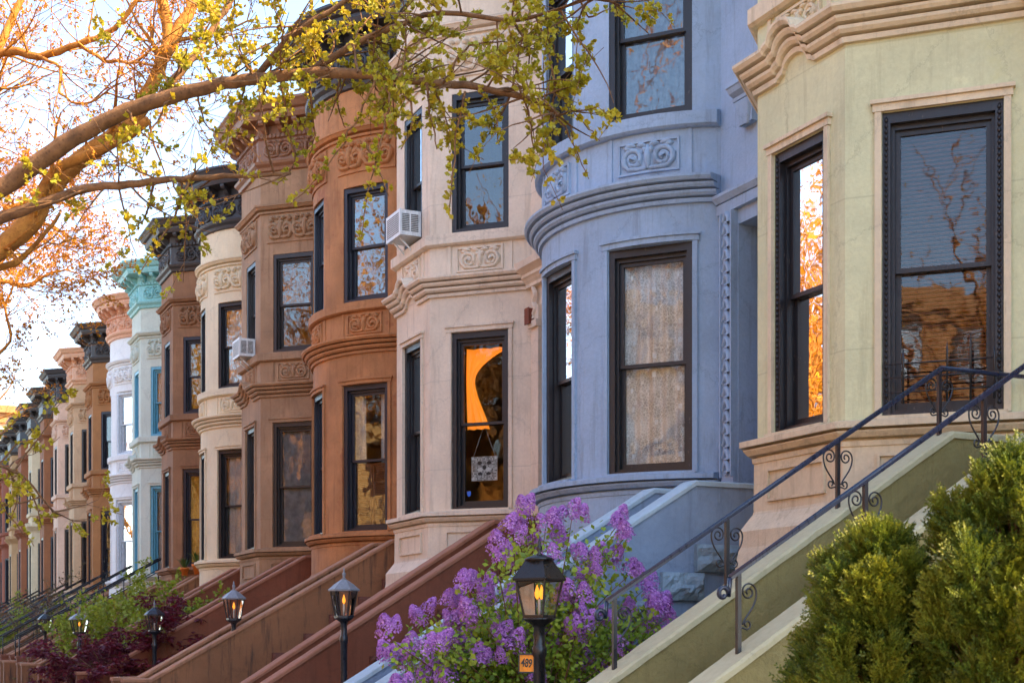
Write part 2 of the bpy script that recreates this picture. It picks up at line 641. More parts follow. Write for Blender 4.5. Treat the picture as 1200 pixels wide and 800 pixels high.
def facade(root, plan, wins, mat, door=None, ztop=ZH, W=5.4, depth=11.0):
    """Wall with real openings, reveals, closed body behind."""
    mb = MB()
    holes = list(wins) + ([door] if door else [])
    bs = sorted(set([round(x, 5) for x in plan.u] + [round(x, 5) for h in holes for x in (h[0], h[1])]))
    for ua, ub in zip(bs, bs[1:]):
        um = (ua + ub) / 2
        zs = [(h[2], h[3]) for h in holes if h[0] < um < h[1]]
        zs.sort()
        z = 0.0
        segs = []
        for lo, hi in zs:
            segs.append((z, lo)); z = hi
        segs.append((z, ztop))
        A, B = plan.pt(ua + 1e-6), plan.pt(ub - 1e-6)
        for lo, hi in segs:
            if hi - lo > 1e-4:
                mb.add([(A.x, A.y, lo), (B.x, B.y, lo), (B.x, B.y, hi), (A.x, A.y, hi)], [[0, 3, 2, 1]])
    for h in holes:
        u0, u1, z0, z1 = h[:4]
        dep = h[4] if len(h) > 4 else 0.32
        Lc, w = frame_axes(plan, u0, u1)
        P0, P1 = plan.p3(u0, 0, z0), plan.p3(u1, 0, z0)
        Q0, Q1 = Lc(0, -dep, z0), Lc(w, -dep, z0)
        up = Vector((0, 0, z1 - z0))
        mb.add([P0, Q0, Q0 + up, P0 + up], [[0, 1, 2, 3]])
        mb.add([P1, Q1, Q1 + up, P1 + up], [[0, 3, 2, 1]])
        arc = [plan.p3(b, 0, z0) for b in plan.breaks(u0, u1)]
        mb.add(arc + [Q1, Q0], [list(range(len(arc) + 2))])
        mb.add([p + up for p in arc + [Q1, Q0]], [list(range(len(arc) + 2))[::-1]])
    # party walls, back, floors inside, roof deck
    mb.box(0.0, 0.02, 0.0, 0.001, 0, 0.001)
    y1 = W
    mb.add([(0, 0, 0), (depth, 0, 0), (depth, 0, ztop), (0, 0, ztop)], [[0, 1, 2, 3]])
    mb.add([(0, y1, 0), (depth, y1, 0), (depth, y1, ztop), (0, y1, ztop)], [[0, 3, 2, 1]])
    mb.add([(depth, 0, 0), (depth, y1, 0), (depth, y1, ztop), (depth, 0, ztop)], [[0, 1, 2, 3]])
    ins = [plan.p3(u, -0.06, 0) for u in plan.u]
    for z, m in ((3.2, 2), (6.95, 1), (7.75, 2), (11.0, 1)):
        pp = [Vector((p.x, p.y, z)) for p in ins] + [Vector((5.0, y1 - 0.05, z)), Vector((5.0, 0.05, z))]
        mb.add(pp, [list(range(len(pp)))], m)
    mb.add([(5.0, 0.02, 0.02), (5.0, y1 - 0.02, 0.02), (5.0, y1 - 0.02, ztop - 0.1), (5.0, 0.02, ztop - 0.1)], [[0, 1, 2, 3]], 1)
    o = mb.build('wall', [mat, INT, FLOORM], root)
    rb = MB()
    rp = [Vector((q.x, q.y, ztop + 0.35)) for q in plan.p]
    rp += [Vector((depth, y1, ztop + 0.35)), Vector((depth, 0, ztop + 0.35))]
    rb.add(rp, [list(range(len(rp)))[::-1]])
    rb.build('roof', paint('roof_tar', (0.03, 0.03, 0.032), 0.9), root)
    return o

def cornice(root, plan, mat, z=ZH, detail=2, fmat=None, hscale=1.0, name='cornice'):
    mb = MB()
    s = hscale
    sweep(mb, plan, [(0, z - 0.12), (0.06, z - 0.10), (0.08, z - 0.03), (0.15, z + 0.03), (0.17, z + 0.09), (0.07, z + 0.12), (0.06, z + 0.14), (0.06, z + 0.62 * s), (0.10, z + 0.64 * s), (0.12, z + 0.70 * s), (0, z + 0.70 * s)])
    zt = z + 0.70 * s
    sweep(mb, plan, [(0, zt), (0.08, zt + 0.005), (0.09, zt + 0.22), (0.44, zt + 0.26), (0.48, zt + 0.36), (0.48, zt + 0.42), (0.55, zt + 0.45), (0.62, zt + 0.56), (0.66, zt + 0.60), (0.66, zt + 0.65), (0, zt + 0.74)])
    # dentils
    u = 0.05
    while u < plan.L - 0.1 and detail >= 1:
        ubox(mb, plan, u, u + 0.055, 0.06, 0.135, zt - 0.06, zt + 0.02)
        u += 0.11
    co = mb.build(name, mat, root)
    if detail >= 1:
        fb = MB()
        for k in range(len(plan.u) - 1 if plan.sr is None else 0):
            ua, ub = plan.u[k], plan.u[k + 1]
            if ub - ua < 0.6: continue
            uc, w = (ua + ub) / 2, (ub - ua) * 0.84
            scrollwork(fb, plan, uc, z + 0.38 * s, w, 0.38 * s, 0.055, pairs=max(1, int(round(w / 0.8))))
            fb.build('frieze_relief', fmat or mat, co); fb = MB()
        if plan.sr is not None:
            a, b = plan.sr
            n = max(2, int((b - a) / 0.75))
            for k in range(n):
                scrollwork(fb, plan, a + (b - a) * (k + 0.5) / n, z + 0.38 * s, (b - a) / n * 0.94, 0.38 * s, 0.055)
        if fb.v:
            fb.build('frieze_relief', fmat or mat, co)
    # brackets, each one a piece of its own
    us = []
    if plan.sr is None:
        for k in range(len(plan.u) - 1):
            ua, ub = plan.u[k], plan.u[k + 1]
            n = max(1, int((ub - ua) / 0.42))
            for j in range(n):
                us.append(ua + (ub - ua) * (j + 0.5) / n)
    else:
        n = int(plan.L / 0.42)
        us = [plan.L * (j + 0.5) / n for j in range(n)]
    for u in us:
        if u > plan.L * 0.80: continue
        if plan.pt(u).x > -0.2 and u > plan.L * 0.5: continue
        b = MB()
        hw = 0.06
        prof = [(0.085, zt + 0.03), (0.16, zt + 0.02), (0.24, zt + 0.06), (0.30, zt + 0.13), (0.38, zt + 0.15), (0.42, zt + 0.20), (0.42, zt + 0.252), (0.085, zt + 0.215)]
        Lc, w = frame_axes(plan, max(0, u - hw), min(plan.L, u + hw))
        V = [Lc(0, o, zz) for o, zz in prof] + [Lc(w, o, zz) for o, zz in prof]
        n = len(prof)
        F = [list(range(n)), [n + k for k in range(n)][::-1]] + [[k, (k + 1) % n, n + (k + 1) % n, n + k][::-1] for k in range(n)]
        b.add(V, F)
        b.build('bracket', mat, co)
    return co

def architrave(mb, plan, u0, u1, z0, z1, mat=0, t=0.055, o=0.035, head=True):
    ubox(mb, plan, u0 - t - 0.012, u0 - 0.004, -0.01, o, z0, z1 + 0.004, mat)
    ubox(mb, plan, u1 + 0.004, u1 + t + 0.012, -0.01, o, z0, z1 + 0.004, mat)
    if head:
        ubox(mb, plan, u0 - t - 0.03, u1 + t + 0.03, -0.01, o + 0.008, z1 + 0.006, z1 + 0.075, mat)
        ubox(mb, plan, u0 - t - 0.05, u1 + t + 0.05, -0.01, o + 0.035, z1 + 0.077, z1 + 0.115, mat)

def panel(mb, plan, uc, zc, w, h, mat=0, carve=True, o=0.0):
    e = 0.028
    for (ua, ub, za, zb) in ((uc - w / 2, uc + w / 2, zc + h / 2 - e, zc + h / 2), (uc - w / 2, uc + w / 2, zc - h / 2, zc - h / 2 + e),
                             (uc - w / 2, uc - w / 2 + e, zc - h / 2 + e, zc + h / 2 - e), (uc + w / 2 - e, uc + w / 2, zc - h / 2 + e, zc + h / 2 - e)):
        ubox(mb, plan, ua, ub, o - 0.01, o + 0.034, za, zb, mat)
    if carve:
        scrollwork(mb, plan, uc, zc, w - 3 * e, h - 3 * e, o - 0.002, mat)

def stoop(root, vn, vf, mat, capmat, stepmat, zt=3.42, xl=-0.9, slope=0.57, thick=0.26, zend=0.85, rough_blocks=None):
    """Two sloping cheek walls with caps, steps between; local coords of the house (x towards the house)."""
    so = MB()
    xb = xl - (zt - 0.06 - zend) / slope
    xe = xb - 0.45
    # steps: solid stepped mass between the cheeks
    nst = 12
    zs = zt - 0.95
    for k in range(nst):
        z1 = zs * (nst - k) / nst
        x1 = xl - (zs / slope) * k / nst
        x0 = xl - (zs / slope) * (k + 1) / nst
        so.box(x0, x1 if k else 0.0, vn + thick, vf - thick, 0, z1)
        so.box(x0 - 0.03, x0 + 0.03, vn + thick + 0.001, vf - thick - 0.001, z1 - 0.055, z1 + 0.002)
    st = so.build('stoop', stepmat, root)
    for v in (vn, vf - thick):
        c = MB()
        prof = [(-0.005, 0), (-0.005, zt - 0.06), (xl, zt - 0.06), (xb, zend), (xe, zend), (xe, 0)]
        V = [(x, v, z) for x, z in prof] + [(x, v + thick, z) for x, z in prof]
        n = len(prof)
        F = [list(range(n)), [n + k for k in range(n)][::-1]] + [[k, (k + 1) % n, n + (k + 1) % n, n + k][::-1] for k in range(n)]
        c.add(V, F)
        if rough_blocks and v == vn:
            pass
        c.build('cheek_wall', mat, st)
        d = MB()
        key = [(-0.006, zt - 0.06), (xl, zt - 0.06), (xb, zend), (xe - 0.02, zend)]
        path = []
        for (xa, za), (xc, zc) in zip(key, key[1:]):
            m_ = max(1, int(math.hypot(xc - xa, zc - za) / 0.09))
            path += [(xa + (xc - xa) * t / m_, za + (zc - za) * t / m_) for t in range(m_)]
        path.append(key[-1])
        e, h = 0.025, 0.06
        V = []
        def jt(k, q):
            return 0.010 * noise.fractal(Vector((k * 0.7 + root.location.y * 3.3, q * 5.1, v * 9)), 1.0, 2.0, 3)
        for k, (x, z) in enumerate(path):
            V += [(x, v - e + jt(k, 1), z - 0.004), (x, v + thick + e + jt(k, 2), z - 0.004), (x, v + thick + e + jt(k, 2), z + h * 0.72 + jt(k, 3)), (x, v + thick, z + h + jt(k, 4) * .4), (x, v, z + h + jt(k, 5) * .4), (x, v - e + jt(k, 1), z + h * 0.72 + jt(k, 6))]
        F = []
        for i in range(len(path) - 1):
            for k in range(6):
                F.append([i * 6 + k, i * 6 + (k + 1) % 6, i * 6 + 6 + (k + 1) % 6, i * 6 + 6 + k])
        F += [list(range(6)), [(len(path) - 1) * 6 + k for k in range(6)][::-1]]
        d.add(V, F)
        d.build('cap', capmat, st)
    return st, (xb, xe, xl, zt, slope)

def lib_frame(name, c, worn=None):
    return paint(name, c, 0.4, worn, 0.5, bump=0.3)

F_BLACK = lib_frame('window_black', (0.014, 0.013, 0.016), (0.20, 0.15, 0.11))
F_NAVY = lib_frame('window_navy', (0.013, 0.014, 0.024), (0.05, 0.05, 0.07))
F_DBROWN = lib_frame('window_dark_brown', (0.030, 0.024, 0.022), (0.10, 0.08, 0.07))
F_TEAL = lib_frame('window_teal', rgb(110, 175, 195, 0.9))
F_WHITE = lib_frame('window_white', (0.62, 0.63, 0.66))
C_BLIND = paint('blind_wood', rgb(112, 66, 48), 0.5)
C_WHITE = cloth('curtain_white', rgb(225, 222, 215, 0.95), rgb(190, 185, 180), 'noise', 30)
C_SHADE = cloth('shade_cream', rgb(222, 210, 195), rgb(205, 192, 178), 'noise', 6)
C_LACE = cloth('curtain_lace', rgb(246, 240, 234), rgb(222, 212, 204), 'lace', 26)
C_GREY = cloth('curtain_grey', rgb(150, 150, 152), rgb(120, 120, 124), 'noise', 8)
C_SHUT = paint('shutter_wood', rgb(120, 66, 34), 0.4)
C_YEL = cloth('curtain_yellow', rgb(225, 165, 45), rgb(190, 130, 30), 'noise', 12)

HOUSES = []

def house(idx, y0, W, kind, label, wallc, corn, framem, stoopc, **kw):
    d = kw.get('detail', 2)
    root = thing('row_house', label, 'house', (XW, y0, 0), 'row houses along the street')
    wall = stone('facade_%d' % idx, wallc, var=kw.get('var', 0.10) + 0.03, stain=kw.get('stain', 0.3), joints=1.46 if idx % 2 == 0 else 0.0, bump=0.3, patch=kw.get('patch'))
    trim = stone('trim_%d' % idx, kw.get('trimc', wallc), var=0.12, stain=0.45, bump=0.3) if kw.get('trimc') else wall
    v1 = kw.get('v1', 1.18)
    if kind == 'oct':
        fr = kw.get('fr', 1.5)
        a = kw.get('a', (W - v1 - fr) / 2)
        plan, _ = octagon(W, v1, a, fr)
        U = plan.u
        L1 = U[2] - U[1]
        c1, c2 = (U[1] + U[2]) / 2 + kw.get('nshift', 0.0), (U[2] + U[3]) / 2
        w1, w2 = kw.get('ww', 1.06), kw.get('wf', 0.84)
        faces = [(c1, w1), (c2, w2)]
    else:
        plan = bow(W, v1, kw.get('bd', BD))
        a0, b0 = plan.sr
        Lb = b0 - a0
        faces = [(a0 + Lb * kw.get('t1', 0.26), kw.get('ww', 1.06)), (a0 + Lb * kw.get('t2', 0.58), kw.get('wf', 0.9))]
        U = plan.u
    wins = []
    zw2t = kw.get('zw2t', Z_W2T)
    for (c, w) in faces:
        wins.append((c - w / 2, c + w / 2, Z_W1, Z_W1T, 0.31))
    for (c, w) in faces:
        wins.append((c - w / 2, c + w / 2, Z_W2, zw2t, 0.31))
    dw = min(0.80, v1 - 0.46)
    dc = v1 / 2 - 0.1 + kw.get('dshift', 0.0)
    door = (dc - dw / 2, dc + dw / 2, 2.9, 6.72, 0.45)
    facade(root, plan, wins, wall, door, W=W)
    zb, zb2 = kw.get('zb', (7.22, 7.56))
    ins = kw.get('inside', [None] * 4)
    out = []
    for k, w in enumerate(wins):
        fm = framem[k] if isinstance(framem, (list, tuple)) else framem
        out.append(window(root, plan, w[0], w[1], w[2], w[3], fm, ins[k], detail=1 if d >= 1 else 0, orn=kw.get('orn', False) and k < 2, gname=kw.get('glass', 'pane_soft') if k % 2 == 0 and k < 2 else 'pane_glass'))
    # door
    Lc, w = frame_axes(plan, door[0], door[1])
    dm = MB()
    lbox(dm, Lc, 0, w, -0.47, -0.40, 2.9, 5.2)
    if d >= 1:
        ring(dm, Lc, 0.1, w - 0.1, -0.40, -0.385, 3.1, 3.9, 0.03)
        ring(dm, Lc, 0.1, w - 0.1, -0.40, -0.385, 4.0, 5.05, 0.03)
    do = dm.build('door', kw.get('doorm', paint('door_dark', (0.05, 0.03, 0.025), 0.4)), root)
    tm = MB()
    ring(tm, Lc, 0, w, -0.47, -0.38, 5.2, 6.72, 0.06)
    tm.build('transom', framem[0] if isinstance(framem, (list, tuple)) else framem, do)
    gm = MB(); lbox(gm, Lc, 0.06, w - 0.06, -0.44, -0.43, 5.26, 6.66)
    gm.build('pane', glass('pane_glass'), do)
    # door surround
    sm = MB()
    ss = 0.27
    for (ua, ub) in ((door[0] - ss, door[0] - 0.01), (door[1] + 0.01, door[1] + ss)):
        ua, ub = max(0.01, ua), min(v1 - 0.01, ub)
        ubox(sm, plan, ua, ub, -0.01, 0.07, 3.0, 6.9)
        if kw.get('rope'):
            z = 3.65
            while z < 6.8:
                uc = (ua + ub) / 2
                ribbon(sm, plan, [(uc - 0.075 + 0.15 * t / 8, z + 0.085 * math.sin(t / 8 * math.pi * 1.25) + 0.012 * t, 1.2 - 0.05 * t) for t in range(9)], 0.030, 0.07)
                ribbon(sm, plan, [(uc + 0.01 + 0.032 * math.cos(t), z + 0.025 * math.sin(t), 1.0) for t in range(7)], 0.018, 0.07)
                z += 0.155
            for e in (ua + 0.012, ub - 0.012):
                ubox(sm, plan, e - 0.012, e + 0.012, 0.069, 0.105, 3.6, 6.89)
        else:
            ubox(sm, plan, ua - 0.02, ub + 0.02, -0.01, 0.12, 6.55, 6.66)
            ubox(sm, plan, ua, ub, -0.01, 0.10, 3.0, 3.5)
            ribbon(sm, plan, [((ua + ub) / 2 + 0.04 * math.sin(t * 1.1), 6.68 + 0.04 * t, 1.1) for t in range(14)], 0.03, 0.06)
    if kw.get('rope'):
        ubox(sm, plan, max(0.01, door[0] - ss), v1 - 0.012, -0.01, 0.07, 6.903, 7.03)
        sweep(sm, plan, [(-.01, 7.035), (0.09, 7.04), (0.14, 7.10), (0.14, 7.14), (-.01, 7.16)], max(0.01, door[0] - ss - .03), v1 - 0.01)
    else:
        sweep(sm, plan, [(-.01, 7.22), (0.10, 7.22), (0.10, 7.27), (0.16, 7.34), (0.19, 7.36), (0.19, 7.41), (0.30, 7.48), (0.32, 7.58), (-.01, 7.66)], max(0.01, door[0] - ss - .04), v1 - 0.01)
    sm.build('door_surround', trim, root)
    if kw.get('console'):
        cm = MB()
        uc = 0.72
        sweep(cm, plan, [(-.01, 8.14), (0.16, 8.15), (0.17, 8.19), (0.13, 8.195), (0.22, 8.24), (0.25, 8.29), (0.27, 8.30), (0.27, 8.36), (-.01, 8.40)], 0.05, uc + 0.16)
        ubox(cm, plan, uc - 0.16, uc + 0.12, -0.01, 0.10, 7.86, 8.145)
        for q in range(8):
            t = q / 7.0
            ribbon(cm, plan, [(uc - 0.14 + 0.24 * t + (0.06 - 0.12 * t) * s_ / 7, 8.13 - 0.29 * s_ / 7, 1.15 - 0.09 * s_) for s_ in range(8)], 0.034, 0.09, flat=2.2)
        cm.build('console', trim, root)
    # moulded courses
    bm = MB()
    vs = U[1]
    hump = None
    if kind == 'oct' and kw.get('hump', True):
        hump = ((U[2] + U[3]) / 2 + 0.03, 0.30, 0.19)
    q = (zb2 - zb) / 0.34
    sweep(bm, plan, [(-.01, zb)] + [(o, zb + z * q) for o, z in ((0.045, 0.002), (0.055, 0.05), (0.005, 0.052), (0.005, 0.068), (0.085, 0.075), (0.115, 0.105), (0.12, 0.135), (0.035, 0.138), (0.035, 0.156), (0.15, 0.163), (0.175, 0.19), (0.18, 0.215), (0.07, 0.218), (0.07, 0.232), (0.22, 0.238), (0.25, 0.275), (0.25, 0.305), (0.21, 0.31))] + [(-.01, zb2)], vs, hump=hump)
    bm.build('belt_course', trim, root)
    s1 = MB()
    sweep(s1, plan, [(-.01, Z_S1 - .02), (0.05, Z_S1 - .01), (0.06, Z_S1 + .04), (0.01, Z_S1 + .043), (0.01, Z_S1 + .06), (0.10, Z_S1 + .07), (0.14, Z_S1 + .115), (0.145, Z_S1 + .13), (0.05, Z_S1 + .133), (0.05, Z_S1 + .15), (0.18, Z_S1 + .155), (0.18, Z_S1 + .215), (0.15, Z_S1 + .225), (-.01, Z_S1 + .245)], vs)
    if d >= 1:
        for (c, w) in faces:
            ubox(s1, plan, c - w / 2 - 0.04, c + w / 2 + 0.04, 0.0, 0.10, Z_W1 - 0.03, Z_W1 + 0.012)
    s1.build('sill_course', trim, root)
    s2 = MB()
    sweep(s2, plan, [(-.01, Z_S2), (0.06, Z_S2 + .005), (0.10, Z_S2 + .03), (0.10, Z_S2 + .19), (-.01, Z_S2 + .222)], vs)
    s2.build('sill_course', trim, root)
    c3 = MB()
    sweep(c3, plan, [(-.01, Z_C), (0.05, Z_C + .005), (0.055, Z_C + .05), (0.005, Z_C + .055), (0.005, Z_C + .075), (0.10, Z_C + .09), (0.14, Z_C + .14), (0.16, Z_C + .15), (0.16, Z_C + .19), (-.01, Z_C + .24)], vs)
    c3.build('string_course', trim, root)
    ba = MB()
    flare = kw.get('flare', 0.2)
    sweep(ba, plan, [(-.01, 0), (flare + 0.02, 0.0), (flare + .02, 2.35), (flare - 0.02, 2.55), (flare - .02, 2.72), (0.05, 2.90), (0.04, 2.93), (0.035, Z_S1 + .005), (-.01, Z_S1 + .005)], vs)
    if d >= 1 and kind == 'oct':
        for k in (1, 2):
            panel(ba, plan, (U[k] + U[k + 1]) / 2, 3.19, (U[k + 1] - U[k]) * 0.66, 0.34, carve=False, o=0.035)
    ba.build('plinth', kw.get('basem', trim), root)
    # architraves, carved panels and lintels
    if d >= 1:
        om = MB()
        for (c, w) in faces:
            architrave(om, plan, c - w / 2, c + w / 2, Z_W1, Z_W1T)
            if kw.get('arch2', False):
                architrave(om, plan, c - w / 2, c + w / 2, Z_W2, zw2t)
            pw = min(0.82, w * 0.85)
            panel(om, plan, c, (zb2 + Z_S2) / 2 - 0.0, pw, min(0.42, (Z_S2 - zb2) * 0.82))
            ubox(om, plan, c - pw / 2 - 0.16, c - pw / 2 - 0.10, -0.01, 0.02, zb2 - 0.02, Z_S2)
            ubox(om, plan, c + pw / 2 + 0.10, c + pw / 2 + 0.16, -0.01, 0.02, zb2 - 0.02, Z_S2)
        om.build('window_surround', trim, root)
        lm = MB()
        if kw.get('lintel', True):
            for (c, w) in faces:
                lw = w + 0.32
                ubox(lm, plan, c - lw / 2, c + lw / 2, -0.01, 0.03, Z_O, Z_C - 0.04)
                scrollwork(lm, plan, c, (Z_O + Z_C - 0.04) / 2, lw * 0.92, 0.5, 0.028, pairs=2)
            lm.build('carved_lintel', trim, root)
    cornice(root, plan, corn, detail=1 if d >= 1 else 0, fmat=kw.get('friezem'), hscale=kw.get('hs', 1.0))
    info = None
    if stoopc:
        wm, cm_, sm_ = stoopc
        st, info = stoop(root, kw.get('vn', -0.12), kw.get('vf', 1.22), wm, cm_, sm_, zt=kw.get('szt', 3.42), slope=kw.get('slope', 0.57), xl=kw.get('xl', -0.9))
    h = dict(root=root, plan=plan, wins=wins, out=out, y0=y0, W=W, v1=v1, stoop=info, idx=idx, faces=faces)
    HOUSES.append(h)
    return h

# ------------------------------------------------------------------ the row
SM_BROWN = stone('stoop_red_brown', rgb(132, 74, 48), var=0.14, stain=0.45, bump=0.5, grain=14)
SM_BROWNCAP = stone('stoop_red_brown_cap', rgb(164, 108, 80), var=0.10, stain=0.2, bump=0.15)
SM_TAN = stone('stoop_stained_brown', rgb(146, 98, 64), var=0.16, stain=0.85, stain_col=(0.03, 0.022, 0.018), bump=0.3)
SM_TANCAP = stone('stoop_stained_cap', rgb(170, 120, 88), var=0.12, stain=0.5, bump=0.2)
SM_OLIVE = stone('stoop_olive', rgb(142, 130, 80), var=0.12, stain=0.35, bump=1.0, grain=11.0)
SM_OLIVECAP = stone('stoop_olive_cap', rgb(186, 178, 140), var=0.06, stain=0.2, bump=0.15)
SM_BLUE = stone('stoop_blue', rgb(142, 162, 186), var=0.12, stain=0.4, bump=0.4, grain=14)
SM_BLUECAP = stone('stoop_blue_cap', rgb(176, 196, 206), var=0.05, stain=0.2, bump=0.15)
C_DARK = paint('cornice_black', (0.035, 0.034, 0.040), 0.5, (0.12, 0.09, 0.07), 0.5)
C_DARK2 = paint('cornice_dark_brown', (0.05, 0.040, 0.036), 0.5, (0.16, 0.10, 0.07), 0.5)
C_COPPER = paint('cornice_copper', rgb(140, 98, 70), 0.5, rgb(85, 52, 36), 0.5)
C_TEALC = paint('cornice_teal', rgb(140, 195, 190), 0.5, rgb(90, 150, 150), 0.5)
C_PEACH = paint('cornice_peach', rgb(225, 165, 130), 0.5, rgb(190, 120, 90), 0.5)
C_TANC = paint('cornice_tan', rgb(215, 165, 130), 0.5, rgb(170, 110, 80), 0.5)
C_OLIVEC = paint('cornice_cream', rgb(205, 190, 150), 0.5)
C_BLUEC = paint('cornice_blue', rgb(158, 178, 201), 0.5)
C_REFLGLOW = emit('orange_reflection_glow', rgb(255, 140, 36), 0.2)  # emission imitates an orange reflection in the beige house window

house(0, 8.16, 5.44, 'oct', 'sage and cream brownstone with black windows, nearest house with the railed olive stoop',
      rgb(214, 210, 166), C_OLIVEC, F_BLACK, (SM_OLIVE, SM_OLIVECAP, SM_OLIVE), v1=1.5, a=1.29, fr=1.45, zb=(7.33, 7.68), ww=1.10, wf=0.86,
      trimc=rgb(222, 202, 168), inside=[('blind', C_BLIND), None, ('blind', C_BLIND), None], vn=-0.02, vf=1.62, patch=rgb(205, 200, 150),
      stain=0.34, var=0.06, orn=True, szt=3.41, slope=0.62, xl=-1.22)
house(1, 13.60, 5.45, 'bow', 'periwinkle blue row house with a curved bay and black windows',
      rgb(158, 180, 203), C_BLUEC, F_BLACK, (SM_BLUE, SM_BLUECAP, SM_BLUE), v1=1.38, t1=0.185, t2=0.52, ww=1.14, wf=0.92,
      inside=[('curtain', C_LACE), ('shade', C_GREY, 0.5, 1.0), ('curtain', cloth('curtain_sheer_blue', rgb(120, 140, 165), rgb(85, 100, 125), 'noise', 10)), None],
      rope=True, console=True, zb=(7.10, 7.44), glass='pane_clear', xl=-1.12, slope=0.60, vn=0.22, vf=1.40, stain=0.45, var=0.06, doorm=paint('door_blue', rgb(60, 85, 130), 0.35), lintel=True)
house(2, 19.05, 5.45, 'oct', 'pale beige limestone row house with angled bay and air conditioner',
      rgb(230, 209, 184), C_DARK, F_BLACK, (SM_BROWN, SM_BROWNCAP, SM_BROWN), v1=1.4, a=1.27, fr=1.57, ww=1.0, wf=0.85,
      inside=[None, ('shade', C_GREY, 0.52, 1.0), None, None], stain=0.4, var=0.06, glass='pane_clear', vn=0.15, vf=1.38, szt=3.46, xl=-0.78, slope=0.63)
house(3, 24.50, 5.50, 'bow', 'rusty orange sandstone row house with curved bay and black round cornice',
      rgb(188, 128, 80), C_DARK, F_NAVY, (SM_TAN, SM_TANCAP, SM_TAN), v1=1.25, t1=0.2, t2=0.53,
      inside=[[('shutter', C_SHUT, 0.0, 0.48), ('pair', C_WHITE, 0.48, 1.0)], None, None, None], var=0.18, stain=0.55, patch=rgb(150, 88, 54))
house(4, 30.00, 5.45, 'oct', 'tan brown row house with grey-framed windows and copper coloured cornice',
      rgb(174, 136, 102), C_COPPER, F_DBROWN, (SM_BROWN, SM_BROWNCAP, SM_BROWN), v1=1.2, a=1.2, fr=1.75,
      inside=[('shade', C_GREY), None, ('shade', C_GREY, 0.5, 1.0), None], var=0.16, stain=0.6)
house(5, 35.45, 4.85, 'bow', 'cream row house with curved bay and black dentilled cornice',
      rgb(236, 214, 178), C_DARK, F_BLACK, (SM_BROWN, SM_BROWNCAP, SM_TAN), v1=1.05, t1=0.2, t2=0.53, ww=1.0, wf=0.8,
      inside=[('curtain', C_WHITE), None, ('curtain', C_WHITE), None], stain=0.15, var=0.05)
house(6, 40.30, 4.9, 'oct', 'chocolate brown row house with weathered black cornice and flower pots',
      rgb(154, 108, 74), C_DARK2, F_NAVY, (SM_TAN, SM_TANCAP, SM_TAN), v1=0.98, a=1.04, fr=1.7, ww=0.95,
      inside=[('curtain', C_YEL), None, ('curtain', C_YEL), None], var=0.16, stain=0.5)
house(7, 45.20, 5.1, 'oct', 'pale mint row house with turquoise cornice and window frames',
      rgb(212, 214, 196), C_TEALC, F_TEAL, (SM_TAN, SM_TANCAP, SM_TAN), v1=1.1, a=1.15, fr=1.6, ww=0.95,
      inside=[('curtain', C_WHITE), None, ('curtain', C_WHITE), None], stain=0.2, var=0.05)
house(8, 50.30, 5.1, 'bow', 'white row house with curved bay and peach cornice',
      rgb(244, 236, 230), C_PEACH, F_WHITE, (SM_TAN, SM_TANCAP, SM_TAN), v1=1.05, stain=0.1, var=0.04,
      inside=[('curtain', C_WHITE), None, ('curtain', C_WHITE), None])
FAR = [
    ('oct', 'orange brown row house with near black cornice beside the white house', rgb(172, 114, 64), C_DARK2, F_NAVY),
    ('oct', 'dusty tan row house with peach tan cornice', rgb(208, 170, 130), C_TANC, F_DBROWN),
    ('oct', 'pale pink row house with black cornice', rgb(226, 186, 158), C_DARK, F_DBROWN),
    ('oct', 'narrow view of a brown row house just past the pink one', rgb(150, 90, 50), C_DARK2, F_NAVY),
    ('oct', 'off white row house far along with orange rimmed dark cornice', rgb(214, 188, 150), C_DARK2, F_DBROWN),
    ('oct', 'reddish brown row house far along the street with dark cornice', rgb(148, 84, 48), C_DARK, F_NAVY),
    ('oct', 'sand coloured row house third from the far end', rgb(190, 146, 100), C_DARK2, F_DBROWN),
    ('bow', 'dark red row house second from the far end', rgb(140, 66, 36), C_DARK, F_NAVY),
    ('oct', 'brick red row house at the far end of the row', rgb(156, 76, 38), C_DARK, F_NAVY),
]
for k, (kd, lb, wc, cc, fm) in enumerate(FAR):
    house(9 + k, 55.40 + 5.2 * k, 5.2, kd, lb, wc, cc, fm, (SM_TAN, SM_TANCAP, SM_TAN), v1=1.1, a=1.15, fr=1.6, ww=0.95, detail=1 if k < 3 else 0, stain=0.2)

# house past the right edge: the neighbour that throws its shade on the near stoop
def plain_house(y0, W, label, col, flip=False, group='row houses along the street', x=XW, h=13.3):
    r = thing('row_house', label, 'house', (x, y0, 0), group, rz=math.pi if flip else 0)
    mb = MB()
    mb.box(0, 10.5, 0, W, 0, h)
    mb.box(-0.35, 0.2, 0.02, W - 0.02, h - 0.7, h - 0.002)
    mb.box(-0.2, 0.2, 0.02, W - 0.02, h - 1.0, h - 0.7)
    mb.box(-0.12, 0.02, 0.02, W - 0.02, 3.3, 3.5)
    mb.build('wall', col, r)
    wm, gm = MB(), MB()
    for z0 in (0.9, 3.9, 7.2, 10.0):
        for j in range(3):
            yc = W * (j + 0.5) / 3
            ht = 1.9 if z0 > 1 else 1.3
            wm.box(-0.05, 0.02, yc - 0.55, yc + 0.55, z0, z0 + ht)
            gm.box(-0.06, -0.052, yc - 0.45, yc + 0.45, z0 + 0.1, z0 + ht - 0.1)
    a = wm.build('window', F_DBROWN, r)
    gm.build('pane', glass('dark_pane', 0.25), a)
    st = MB()
    for k in range(8):
        st.box(-0.35 * (k + 1), -0.35 * k if k else 0.0, W * 0.72, W * 0.95, 0, 2.6 * (8 - k) / 8)
    st.build('stoop', SM_BROWN, r)
    return r

